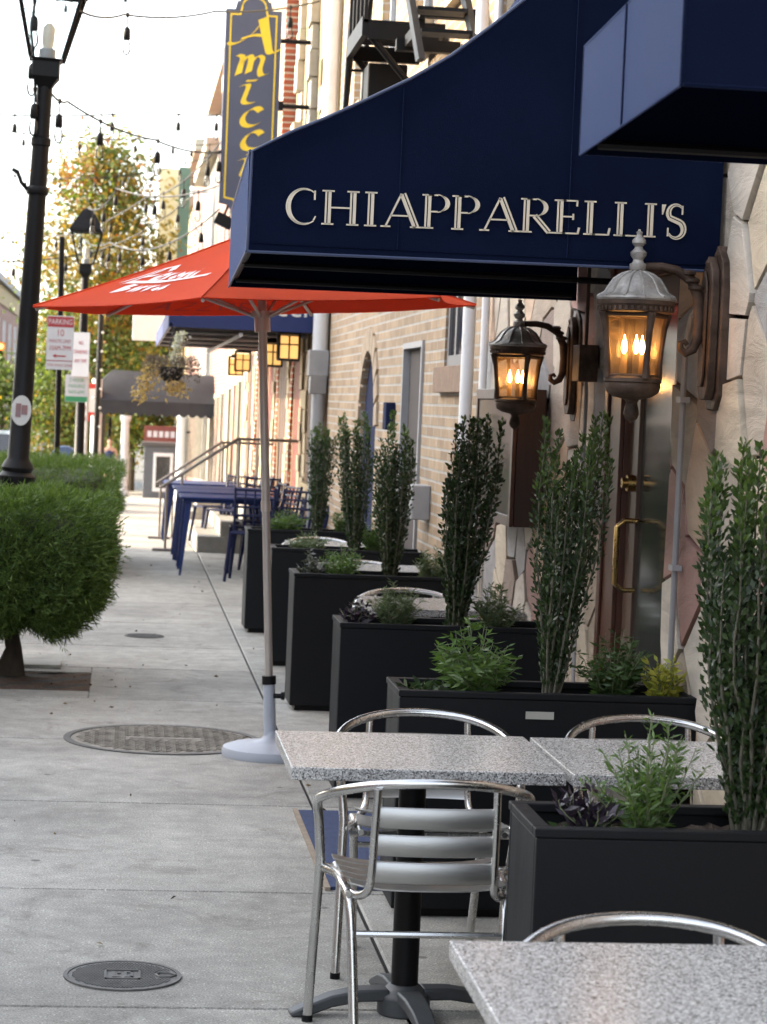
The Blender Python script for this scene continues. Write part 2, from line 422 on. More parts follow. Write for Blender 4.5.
# sidewalk: base bed with separate slabs so the tooled joints are real grooves
bed = mat('joint dirt', (.045, .042, .038), .95, 0, .3, 20)
props(sheet('sidewalk_bed', -1.74, 2.2, YS[:-1], -.014, bed), kind='structure')
cross = [-6, -4.4, -2.8, -1.2, .4, 2.0, 3.3, 4.85, 6.35, 7.87, 9.57, 11.3, 12.85, 14.3, 15.56, 17.2, 18.9, 20.8, 22.5, 24.2, 25]
y = 25
while y < 120: y += 1.7; cross.append(y)
g = G(); rnd = random.Random(3)
PIT = (-1.5, -.14, 13.15, 14.03)
for i, (a, b) in enumerate(zip(cross[:-1], cross[1:])):
    for (x0, x1) in ((-1.735, -.95), (-.95, .85), (.85, 1.97)):
        gap = .005; tn = rnd.random()
        rects = [(x0 + gap, x1 - gap, a + gap, b - gap)]
        if a < PIT[3] and b > PIT[2] and x0 < PIT[1] and x1 > PIT[0]:
            out = []
            X0, X1, A, B = rects[0]
            px0, px1 = max(X0, PIT[0]), min(X1, PIT[1]); py0, py1 = max(A, PIT[2]), min(B, PIT[3])
            if px0 > X0: out.append((X0, px0, A, B))
            if px1 < X1: out.append((px1, X1, A, B))
            if py0 > A: out.append((px0, px1, A, py0))
            if py1 < B: out.append((px0, px1, py1, B))
            rects = out
        for (X0, X1, A, B) in rects:
            e = .006
            p = [(X0, A), (X1, A), (X1, B), (X0, B)]; q = [(X0 + e, A + e), (X1 - e, A + e), (X1 - e, B - e), (X0 + e, B - e)]
            vs = [(x, yy, gz(yy) - .008) for x, yy in p] + [(x, yy, gz(yy)) for x, yy in q]
            g.add(vs, [(4, 5, 6, 7), (0, 1, 5, 4), (1, 2, 6, 5), (2, 3, 7, 6), (3, 0, 4, 7)], 0, False, tn)
props(g.obj('sidewalk', MC), kind='structure')
g = G()
for i in range(16):
    for j in range(10):
        x0 = PIT[0] + (PIT[1] - PIT[0]) * i / 16; x1 = PIT[0] + (PIT[1] - PIT[0]) * (i + 1) / 16
        y0 = PIT[2] + (PIT[3] - PIT[2]) * j / 10; y1 = PIT[2] + (PIT[3] - PIT[2]) * (j + 1) / 10
        hh = lambda x, yy: -.012 + .012 * sin(x * 17 + yy * 5) * cos(yy * 23)
        g.add([(x0, y0, hh(x0, y0)), (x1, y0, hh(x1, y0)), (x1, y1, hh(x1, y1)), (x0, y1, hh(x0, y1))], [(0, 1, 2, 3)], 0, True)
props(g.obj('tree_pit_soil', MULCH), kind='structure')

np.random.seed(77)
n = 170
X_ = np.concatenate([np.random.uniform(-1.5, .1, 70), np.random.uniform(-.6, .82, 45), np.random.uniform(.86, 1.9, 55)]); Y_ = np.concatenate([np.random.normal(13.6, .7, 70), np.random.uniform(6.3, 24, 45), np.random.uniform(5.5, 24, 55)])
V, F_ = leafquads(np.stack([X_, Y_, np.full(n, .006)], 1), np.stack([np.random.normal(size=n), np.random.normal(size=n), np.random.uniform(0, .25, n)], 1), np.random.uniform(.012, .035, n), np.random.uniform(.007, .018, n))
V[:, 2] = np.maximum(V[:, 2], .002)
props(raw_obj('leaf_litter', V, F_, leafmat('dry leaf', (.06, .04, .022), (.20, .13, .06), .8, .1)), 'small dry leaves and grit scattered over the pavement', 'leaf litter', None, 'stuff')
# covers in the pavement
def cover(name, label, x, y, rad, m, style, sy=1.0):
    th_ = thing(name, label, 'manhole cover', (x, y, 0))
    g = G(); g.lathe([(rad * 1.0, .001), (rad * 1.0, .006), (rad * .93, .006), (rad * .93, .002)], 48, caps=False)
    g.obj('ring', IRON2, th_)
    g = G(); g.lathe([(rad * .915, 0), (rad * .915, .004), (0.001, .004)], 48, caps=False)
    g.obj('lid', m, th_)
    g = G()
    if style == 1:     # worn chevrons and centre bar
        rr = random.Random(2)
        for i in range(-19, 20):
            for j in range(-12, 13):
                px = i * rad / 20 + (j % 2) * rad / 40; py = j * rad / 13
                if px * px + py * py > (rad * .86) ** 2 or (abs(px) < rad * .38 and abs(py) < rad * .12): continue
                a = pi / 4 if (i + j) % 2 else -pi / 4
                l = rad * .028; dx, dy = cos(a) * l, sin(a) * l; nx, ny = -sin(a) * l * .38, cos(a) * l * .38
                g.prism([(px - dx - nx, py - dy - ny), (px + dx - nx, py + dy - ny), (px + dx + nx, py + dy + ny), (px - dx + nx, py - dy + ny)], 'Z', .004, .0095)
        g.prism([(-rad * .34, -rad * .02), (rad * .34, -rad * .05), (rad * .34, rad * .02), (-rad * .34, rad * .05)], 'Z', .004, .009)
        g.prism([(-rad * .22, -rad * .10), (-rad * .05, -rad * .10), (-rad * .02, -rad * .06), (-rad * .2, -rad * .06)], 'Z', .004, .009)
    else:
        for i in range(-17, 18):
            for j in range(-17, 18):
                px = i * rad / 18 + (j % 2) * rad / 36; py = j * rad / 18
                if px * px + py * py > (rad * .85) ** 2 or (abs(px) < rad * .33 and abs(py) < rad * .36): continue
                if px > rad * .55 and abs(py) < rad * .2: continue
                l = rad * .017; g.box(px - l, px + l, py - l, py + l, .004, .007)
        k = rad * .3
        for (x0, x1, y0, y1) in ((-k, k, -k, -k * .88), (-k, k, k * .88, k), (-k, -k * .9, -k, k), (k * .9, k, -k, k)):
            g.box(x0, x1, y0, y1, .004, .009)
        # water mark letters in the square
        for (x0, x1, y0, y1) in ((-.6, -.45, -.6, .6), (-.45, -.1, -.6, -.42), (.1, .25, -.6, .6), (.25, .6, .42, .6), (.25, .6, -.6, -.42), (.45, .6, -.6, .6), (-.3, -.1, .2, .5)):
            g.box(x0 * k, x1 * k, y0 * k, y1 * k, .004, .008)
        g.tube([(rad * .62, -rad * .14, .006), (rad * .8, -rad * .14, .006), (rad * .9, 0, .006), (rad * .8, rad * .14, .006), (rad * .62, rad * .14, .006), (rad * .57, 0, .006)], .004, 6, True)
    g.obj('relief', m, th_)
    return th_
cover('manhole_cover', 'big worn round iron manhole cover beside the umbrella base', .25, 11.36, .49, IRON, 1)
cover('utility_cover', 'small dark round iron cover with raised square in nearest pavement slab', .055, 6.69, .172, IRON2, 2)
cover('valve_cover', 'small plain iron lid far along the pavement beside the box hedge', .20, 16.25, .14, IRON2, 2)
o = G().box(-.60, -.33, 14.18, 14.48, .0, .022).obj('pavement_plate', mat('pale slab', (.42, .42, .40), .8, 0, .1, 6), bevel=.004)
props(o, 'flat pale square plate lying behind the hedge trunk', 'plate')
# entrance mat
tm = thing('entrance_mat', 'blue carpet mat with tan edging in front of the restaurant door', 'mat', (0, 0, 0))
G().box(.775, 1.93, 7.93, 9.43, .001, .012).obj('carpet', BLUEMAT, tm)
G().box(.755, .774, 7.91, 9.45, .001, .014).obj('edge_strip', TAN, tm)

# ------------------------------------------------------------------ restaurant building with flagstone face
XW = 1.95
def clip(poly, px, py, nx, ny):
    out = []
    for i in range(len(poly)):
        a, b = poly[i], poly[(i + 1) % len(poly)]
        da = (a[0] - px) * nx + (a[1] - py) * ny; db = (b[0] - px) * nx + (b[1] - py) * ny
        if da <= 0: out.append(a)
        if (da < 0 < db) or (db < 0 < da):
            k = da / (da - db); out.append((a[0] + (b[0] - a[0]) * k, a[1] + (b[1] - a[1]) * k))
    return out
rest = thing('restaurant_building', 'restaurant front faced in irregular pale and pink flagstones', 'building', (0, 0, 0))
def stones(regions):
    g = G(); rn = random.Random(11)
    for (ya, yb, za, zb) in regions:
        pts = []
        ny_, nz_ = max(1, round((yb - ya) / .31)), max(1, round((zb - za) / .29))
        for i in range(-1, ny_ + 1):
            for j in range(-1, nz_ + 1):
                pts.append((ya + (i + .5 + rn.uniform(-.46, .46)) * (yb - ya) / ny_, za + (j + .5 + (i % 2) * .35 + rn.uniform(-.42, .42)) * (zb - za) / nz_))
        for i, p in enumerate(pts):
            poly = [(ya, za), (yb, za), (yb, zb), (ya, zb)]
            for j, q in enumerate(pts):
                if i == j or abs(p[0] - q[0]) > 2 or abs(p[1] - q[1]) > 2: continue
                dx, dy = q[0] - p[0], q[1] - p[1]; l = sqrt(dx * dx + dy * dy)
                mx, my = (p[0] + q[0]) / 2 - dx / l * .0065, (p[1] + q[1]) / 2 - dy / l * .0065
                poly = clip(poly, mx, my, dx / l, dy / l)
                if len(poly) < 3: break
            if len(poly) < 3: continue
            cx = sum(a for a, b in poly) / len(poly); cy = sum(b for a, b in poly) / len(poly)
            d = rn.uniform(.0, .020); tx, tz = rn.uniform(-.02, .02), rn.uniform(-.025, .025)
            sh = lambda a, k: (cx + (a[0] - cx) * k, cy + (a[1] - cy) * k)
            n = len(poly); tone = rn.random(); vs = []
            for k, dd in ((1, .05), (1, -d + .004), (.99, -d - .001)):
                for a in poly:
                    b = sh(a, k); vs.append((XW + dd + ((b[0] - cx) * tx + (b[1] - cy) * tz if dd < .04 else 0), b[0], b[1]))
            fs = [(i, (i + 1) % n, n + (i + 1) % n, n + i) for i in range(n)] + [(n + i, n + (i + 1) % n, 2 * n + (i + 1) % n, 2 * n + i) for i in range(n)] + [tuple(range(2 * n, 3 * n))]
            g.add(vs, fs, 0, False, tone)
    return g
DY0, DY1, DZ = 8.02, 9.10, 2.28
st = stones([(2.0, DY0, 0, 3.6), (DY1, 12.45, 0, 3.6), (DY0, DY1, DZ, 3.6)])
st.obj('stone_facing', MST, rest)
MORT = mat('dark mortar', (.03, .028, .025), .9, 0, .2, 10)
g = G()
for (a, b, c, d) in ((2.0, DY0, 0, 7), (DY1, 12.45, 0, 7), (DY0, DY1, DZ, 7)): g.box(XW + .03, XW + .3, a, b, c, d)
g.box(XW + .301, 9, 2.0, 12.45, 0, 7)
g.obj('wall', MORT, rest)
# door: recessed, jamb facing the camera, glazed leaf with brass pull
dr = G(); xd = XW + .012
dr.box(XW - .022, XW + .06, 8.76, DY1 - .002, 0, DZ - .002)
dr.box(XW - .04, XW - .023, 8.76, 8.80, 0, DZ - .002); dr.box(XW - .034, XW - .023, 9.04, DY1 - .002, 0, DZ - .002)
dr.box(XW - .005, XW + .06, DY0 + .002, DY0 + .03, 0, DZ - .002)
dr.box(XW - .005, XW + .06, DY0 + .031, 8.759, DZ - .06, DZ - .002)
door = dr.obj('door', WOODM, rest, .003)
lf = G()
lf.box(xd - .012, xd + .04, 8.60, 8.757, .02, DZ - .062); lf.box(xd - .002, xd + .04, DY0 + .031, DY0 + .09, .02, DZ - .062)
lf.box(xd - .002, xd + .04, DY0 + .091, 8.599, .02, .20); lf.box(xd - .002, xd + .04, DY0 + .091, 8.599, DZ - .17, DZ - .062)
lf.obj('door_leaf', mat('grey brown stile', (.10, .062, .045), .4, 0, .25, 7, stretch=(6, 6, .7)), door, .003)
G().box(xd + .002, xd + .012, DY0 + .091, 8.599, .201, DZ - .171).obj('glass', mat('door glass', (.05, .055, .05), .12, .1, .1, 2, spec=1.0), door)
yh = 8.56; xd -= .012
g = G(); g.tube([(xd, yh, 1.30), (xd - .05, yh, 1.30), (xd - .078, yh, 1.275), (xd - .078, yh, 1.06), (xd - .05, yh, 1.035), (xd, yh, 1.035)], .010, 10)
g.lathe([(.02, 0), (.02, .008)], 16, (xd - .004, yh, 1.296)); g.obj('handle', BRASS, door)
g = G(); g.tube([(xd, yh + .08, 1.44), (xd - .03, yh + .08, 1.44)], .032, 16); g.tube([(xd - .031, yh + .08, 1.44), (xd - .05, yh + .08, 1.44)], .02, 14); g.obj('lock', BRASS, door)
g = G(); g.tube([(XW - .04, 7.77, .0), (XW - .04, 7.77, 1.95), (XW - .035, 7.72, 2.05), (XW - .03, 7.5, 2.12)], .011, 8)
for zz in (.5, 1.17, 1.75): g.box(XW - .056, XW - .022, 7.74, 7.80, zz, zz + .02)
g.obj('conduit', GREYM, rest)
g = G(); g.tube([(XW - .04, 9.45, .0), (XW - .04, 9.45, 1.78), (XW - .035, 9.5, 1.86)], .009, 8); g.obj('conduit', GREYM, rest)
g = G(); g.tube([(XW - .07, 9.35, 1.9), (XW - .07, 9.35, 2.5)], .008, 8); g.box(XW - .11, XW - .03, 9.28, 9.42, 1.83, 1.98); g.obj('junction_box', BRONZE, rest, .004)

# display case on the wall
dc = thing('display_case', 'dark wooden menu case with glass front fixed on the flagstone wall', 'display case', (0, 0, 0))
z0, z1 = 1.165, 1.80; y0, y1 = 10.40, 11.55; x0 = 1.79
g = G(); g.box(x0, XW - .03, y0, y0 + .045, z0, z1); g.box(x0, XW - .03, y1 - .045, y1, z0, z1); g.box(x0, XW - .03, y0 + .046, y1 - .046, z0, z0 + .045); g.box(x0, XW - .03, y0 + .046, y1 - .046, z1 - .045, z1)
g.box(XW - .06, XW - .03, y0 + .046, y1 - .046, z0 + .046, z1 - .046); g.obj('case', WOODD, dc, .004)
g = G(); f = .05
g.box(x0 - .02, x0 - .002, y0, y0 + f, z0, z1); g.box(x0 - .02, x0 - .002, y1 - f, y1, z0, z1); g.box(x0 - .02, x0 - .002, y0 + f + .001, y1 - f - .001, z0, z0 + f); g.box(x0 - .02, x0 - .002, y0 + f + .001, y1 - f - .001, z1 - f, z1)
g.obj('frame', WOODM, dc, .003)
G().box(x0 - .012, x0 - .006, y0 + f + .002, y1 - f - .002, z0 + f + .002, z1 - f - .002).obj('glass', mat('case glass', (.34, .33, .30), .03, 0, .1, 2, spec=1), dc)
g = G()
for k, (ya, za) in enumerate(((10.5, 1.26), (10.85, 1.26), (11.2, 1.26), (10.5, 1.53), (10.85, 1.53), (11.2, 1.53))): g.box(XW - .075, XW - .063, ya, ya + .27, za, za + .22)
g.obj('menu_sheet', WHITE, dc)

# ------------------------------------------------------------------ big awning with lettering
AZ = 2.175; AY0, AY1 = 7.45, 9.86
prof = [(.378, 2.494), (.498, 2.561), (.625, 2.62), (.752, 2.685), (.879, 2.753), (1.007, 2.834), (1.133, 2.935), (1.244, 3.032), (1.355, 3.142), (1.5, 3.32), (1.64, 3.53), (1.76, 3.76), (1.86, 4.0), (1.93, 4.22)]
aw = thing('entrance_awning', 'large navy curved awning lettered CHIAPPARELLI\'S over the restaurant door', 'awning', (0, 0, 0))
TA = taper(AY0, AY1, .378, 1.93, .052)
def endpoly(o=0): return [(.378, AZ), (1.93, AZ + .01)] + [(x, z) for x, z in reversed(prof)]
def cloth_panel(g, y0, th_, amp):
    nx, nz = 60, 26
    def top(x):
        for a, b in zip(prof[:-1], prof[1:]):
            if a[0] <= x <= b[0] + 1e-6: return a[1] + (b[1] - a[1]) * (x - a[0]) / (b[0] - a[0])
        return prof[-1][1]
    for o_ in (0, th_):
        vs = []
        for i in range(nx + 1):
            x = .378 + (1.93 - .378) * i / nx; zt = top(x)
            for j in range(nz + 1):
                v = j / nz; z = AZ + .0065 * (x - .378) + (zt - AZ) * v
                e = min(1, v * 6) * min(1, (1 - v) * 6) * min(1, i / 4) * min(1, (nx - i) / 4)
                w_ = amp * e * (sin(x * 9 + z * 4) * .6 + sin(x * 5.1 - z * 11 + 1) * .7 + sin(x * 17 + z * 9) * .25)
                vs.append((x, y0 + o_ + w_ + amp * e * 1.2, z))
        g.add(vs, [(i * (nz + 1) + j, (i + 1) * (nz + 1) + j, (i + 1) * (nz + 1) + j + 1, i * (nz + 1) + j + 1) for i in range(nx) for j in range(nz)], 0, True)
    return g
g = cloth_panel(G(), AY0, .006, .006)
TA(g).obj('end_panel', NAVY, aw)
g = G(); g.prism(endpoly(), 'Y', AY1 - .006, AY1); TA(g).obj('end_panel', NAVY, aw)
g = G()
for a, b in zip(prof[:-1], prof[1:]):
    g.add([(a[0], AY0, a[1]), (b[0], AY0, b[1]), (b[0], AY1, b[1]), (a[0], AY1, a[1])], [(0, 1, 2, 3)], 0, True)
    g.add([(a[0], AY0 + .006, a[1] - .007), (b[0], AY0 + .006, b[1] - .007), (b[0], AY1 - .006, b[1] - .007), (a[0], AY1 - .006, a[1] - .007)], [(3, 2, 1, 0)], 0, True)
TA(g).obj('canopy', NAVY, aw, fix=False)
TA(G().box(.370, .377, AY0, AY1, AZ, 2.494)).obj('valance', NAVY, aw)
g = G(); g.tube([(x, AY0, z + .003) for x, z in [(.374, AZ)] + prof], .0055, 6); g.tube([(.374, AY0, AZ), (1.93, AY0, AZ + .01)], .005, 6); g.tube([(.372, AY0, AZ), (.372, AY1, AZ)], .005, 6)
g.tube([(.372, AY0, 2.497), (.372, AY1, 2.497)], .006, 6)
TA(g).obj('piping', NAVYEDGE, aw)
g = G()
for xx, zz in ((.86, 2.745), (1.42, 3.22)): g.box(xx, xx + .004, AY0 - .0035, AY0 + .001, AZ + .03, zz - .02)
g.box(.39, 1.92, AY0 - .003, AY0 + .001, AZ + .028, AZ + .031)
TA(g).obj('seam', NAVY, aw)
g = G()
for yy in (AY0 + .05, (AY0 + AY1) / 2, AY1 - .05):
    g.tube([(.40, yy, AZ + .03), (1.9, yy, AZ + .03)], .0125, 8)
    g.tube([(.40, yy, AZ + .03), (.40, yy, 2.47)] + [(x + .02, yy, z - .035) for x, z in prof], .0125, 8)
g.tube([(.40, AY0 + .05, AZ + .045), (.40, AY1 - .05, AZ + .045)], .0125, 8)
TA(g).obj('frame', BLK, aw)

# inlined serif capitals
def ribbon(g, pts, ws, Y, tx, T=.003):
    """flat ribbon along 2D pts; ws = (left,right) offsets per point or a single pair"""
    n = len(pts); A = []; B = []
    for i, p in enumerate(pts):
        a = pts[max(0, i - 1)]; b = pts[min(n - 1, i + 1)]
        dx, dy = b[0] - a[0], b[1] - a[1]; l = sqrt(dx * dx + dy * dy) or 1
        nx, ny = -dy / l, dx / l
        w0, w1 = ws[i] if isinstance(ws, list) else ws
        A.append(tx((p[0] + nx * w0, p[1] + ny * w0))); B.append(tx((p[0] + nx * w1, p[1] + ny * w1)))
    for i in range(n - 1):
        g.prism([A[i], A[i + 1], B[i + 1], B[i]], 'Y', Y - T, Y)
def arcp(cx, cy, rx, ry, a0, a1, n=14):
    return [(cx + rx * cos(radians(a0 + (a1 - a0) * i / n)), cy + ry * sin(radians(a0 + (a1 - a0) * i / n))) for i in range(n + 1)]
def letter(g, ch, ox, tx0, Y):
    tx = lambda p: tx0((p[0] + ox, p[1]))
    TH, IN = .05, .034
    def stem(x0, y0, x1, y1, wd=.17):      # thin line, gap, thick line
        ribbon(g, [(x0, y0), (x1, y1)], (wd / 2, wd / 2 - .05), Y, tx)
        ribbon(g, [(x0, y0), (x1, y1)], (wd / 2 - .085, -wd / 2), Y, tx)
    def hair(pts, wd=.045): ribbon(g, pts, (wd / 2, -wd / 2), Y, tx)
    def serif(x, y, l=.15): ribbon(g, [(x - l, y), (x + l, y)], (.022, -.022), Y, tx)
    if ch in 'HIPRELl':
        x = .22
        stem(x, .02, x, .98); serif(x, .022, .17); serif(x, .978, .17)
    if ch == 'H':
        stem(.92, .02, .92, .98); serif(.92, .022, .17); serif(.92, .978, .17); hair([(.30, .5), (.84, .5)])
        return 1.2
    if ch == 'I': return .50
    if ch == 'A':
        hair([(.14, .02), (.56, .98)], .055); stem(.60, .98, 1.0, .02, .18); serif(.14, .022, .14); serif(1.0, .022, .17); hair([(.27, .34), (.80, .34)])
        return 1.14
    if ch in 'PR':
        hair([(.22, .978), (.5, .978)])
        a = arcp(.48, .74, .25, .24, 90, -90); n = len(a)
        W = [(-.02 + .0, .025) if i in (0, n - 1) else (.022 - .0, -.028) for i in range(n)]
        ribbon(g, a, [(.03 , .005 - .025 * sin(pi * i / (n - 1))) for i in range(n)], Y, tx)
        ribbon(g, arcp(.48, .74, .33, .245, 80, -80), [(.03 * sin(pi * i / 14), -.05 * sin(pi * i / 14)) for i in range(15)], Y, tx)
        hair([(.30, .50), (.5, .50)])
        if ch == 'R':
            stem(.46, .50, .88, .03, .15); serif(.93, .022, .09); return .98
        return .89
    if ch == 'E':
        hair([(.30, .978), (.70, .978)]); hair([(.30, .022), (.74, .022)]); hair([(.30, .51), (.60, .51)])
        hair([(.70, .99), (.70, .82)], .05); hair([(.745, .01), (.78, .20)], .06); hair([(.60, .60), (.60, .42)], .05)
        return .86
    if ch == 'L':
        hair([(.30, .022), (.76, .022)]); hair([(.76, .01), (.80, .22)], .06); return .86
    if ch == 'C':
        a = arcp(.56, .5, .46, .50, 52, 308, 26); n = 27
        ribbon(g, a, [(.005, -.03 - .01 * sin(pi * i / 26)) for i in range(n)], Y, tx)
        ribbon(g, arcp(.58, .5, .37, .47, 70, 290, 24), [(-.01 , -.015 - .085 * sin(pi * i / 24)) for i in range(25)], Y, tx)
        hair([(.86, .70), (.86, .97)], .05); hair([(.845, .11), (.90, .23)], .04)
        return 1.03
    if ch == 'S':
        p = arcp(.32, .745, .21, .235, 35, 215, 10) + arcp(.33, .26, .24, .26, 62, -150, 14)
        n = len(p)
        ribbon(g, p, [(.02 + .05 * sin(pi * i / (n - 1)), .0 + .02 * sin(pi * i / (n - 1))) for i in range(n)], Y, tx)
        ribbon(g, p, [(-.012, -.035 - .07 * sin(pi * i / (n - 1)) ** 2) for i in range(n)], Y, tx)
        hair([(.50, .70), (.50, .96)], .045); hair([(.10, .05), (.10, .30)], .045)
        return .66
    if ch == "'":
        g.prism([tx((.03, .98)), tx((.15, .98)), tx((.07, .68)), tx((.04, .68))], 'Y', Y - .003, Y); return .15
    return .4
g = G(); x = 0; word = "CHIAPPARELLI'S"
adv = {'C': 1.02, 'H': 1.2, 'I': .51, 'A': 1.10, 'P': .85, 'R': .96, 'E': .86, 'L': .87, "'": .13, 'S': .66}
tot = sum(adv[c] for c in word); sc = 1.331 / tot; CAPH = .111
for k, c in enumerate(word):
    letter(g, c, x, lambda p: (.486 + p[0] * sc, 2.272 + p[1] * CAPH + p[0] * sc * .0115), AY0 - .003)
    x += adv[c]
g.obj('lettering', CREAM, aw)

# nearer navy awning, upper right
a2 = thing('window_awning', 'navy awning cropped by the upper right corner, nearest the camera', 'awning', (0, 0, 0))
BY0, BY1, BX, BZ, BH = 4.1, 5.3, .981, 2.30, .25
TB = taper(BY0, BY1, .981, XW, .054)
pr = [(BX, BZ), (XW, BZ), (XW, BZ + 1.05), (BX, BZ + BH)]
TB(G().prism(pr, 'Y', BY0, BY0 + .006)).obj('end_panel', NAVY, a2)
TB(G().prism(pr, 'Y', BY1 - .006, BY1)).obj('end_panel', NAVY, a2)
TB(G().box(BX - .006, BX - .0005, BY0, BY1, BZ, BZ + BH)).obj('valance', NAVY, a2)
g = G(); g.add([(BX, BY0, BZ + BH), (XW, BY0, BZ + 1.05), (XW, BY1, BZ + 1.05), (BX, BY1, BZ + BH)], [(0, 1, 2, 3)])
g.add([(BX, BY0, BZ + BH - .006), (XW, BY0, BZ + 1.044), (XW, BY1, BZ + 1.044), (BX, BY1, BZ + BH - .006)], [(3, 2, 1, 0)]); TB(g).obj('canopy', NAVY, a2, fix=False)
g = G()
for p, q in (((BX - .004, BY0, BZ), (BX - .004, BY1, BZ)), ((BX - .004, BY0, BZ + BH), (BX - .004, BY1, BZ + BH)), ((BX - .004, BY0, BZ), (BX - .004, BY0, BZ + BH)), ((BX - .004, BY1, BZ), (BX - .004, BY1, BZ + BH)), ((BX, BY0, BZ), (XW, BY0, BZ)), ((BX, BY0, BZ + BH), (XW, BY0, BZ + 1.05)), ((BX - .0065, BY0 + .62, BZ), (BX - .0065, BY0 + .62, BZ + BH))):
    g.tube([p, q], .004, 6)
TB(g).obj('piping', NAVY, a2)
g = G()
for yy in (BY0 + .05, BY1 - .05): g.tube([(BX + .03, yy, BZ + .02), (XW - .02, yy, BZ + .02)], .0125, 8)
g.tube([(BX + .03, BY0 + .04, BZ + .036), (BX + .03, BY1 - .04, BZ + .036)], .0125, 8); TB(g).obj('frame', BLK, a2)

# ------------------------------------------------------------------ carriage wall lanterns
AMBER = glassmat('amber lantern glass', (1.0, .80, .60))
FLAME = emis('lamp filament', (1.0, .55, .17), 9)
def seeded_glass():
    m, t, b = nt('seeded amber glass')
    tr = N(t, 'ShaderNodeBsdfTransparent'); tr.inputs[0].default_value = (1.0, .84, .68, 1)
    tl_ = N(t, 'ShaderNodeBsdfTranslucent'); tl_.inputs[0].default_value = (.85, .60, .38, 1)
    gl = N(t, 'ShaderNodeBsdfGlossy'); gl.inputs['Roughness'].default_value = .08
    fr = N(t, 'ShaderNodeFresnel'); fr.inputs[0].default_value = 1.45
    tc = N(t, 'ShaderNodeTexCoord'); nz = N(t, 'ShaderNodeTexNoise', inputs={'Scale': 45, 'Detail': 4}); t.links.new(tc.outputs['Object'], nz.inputs['Vector'])
    mr = N(t, 'ShaderNodeMapRange', inputs={'From Min': .3, 'From Max': .7, 'To Min': .07, 'To Max': .20}); t.links.new(nz.outputs['Fac'], mr.inputs[0])
    m1 = N(t, 'ShaderNodeMixShader'); t.links.new(mr.outputs[0], m1.inputs[0]); t.links.new(tr.outputs[0], m1.inputs[1]); t.links.new(tl_.outputs[0], m1.inputs[2])
    m2 = N(t, 'ShaderNodeMixShader'); t.links.new(fr.outputs[0], m2.inputs[0]); t.links.new(m1.outputs[0], m2.inputs[1]); t.links.new(gl.outputs[0], m2.inputs[2])
    t.links.new(m2.outputs[0], t.nodes['Material Output'].inputs[0]); return m
SEED = seeded_glass()
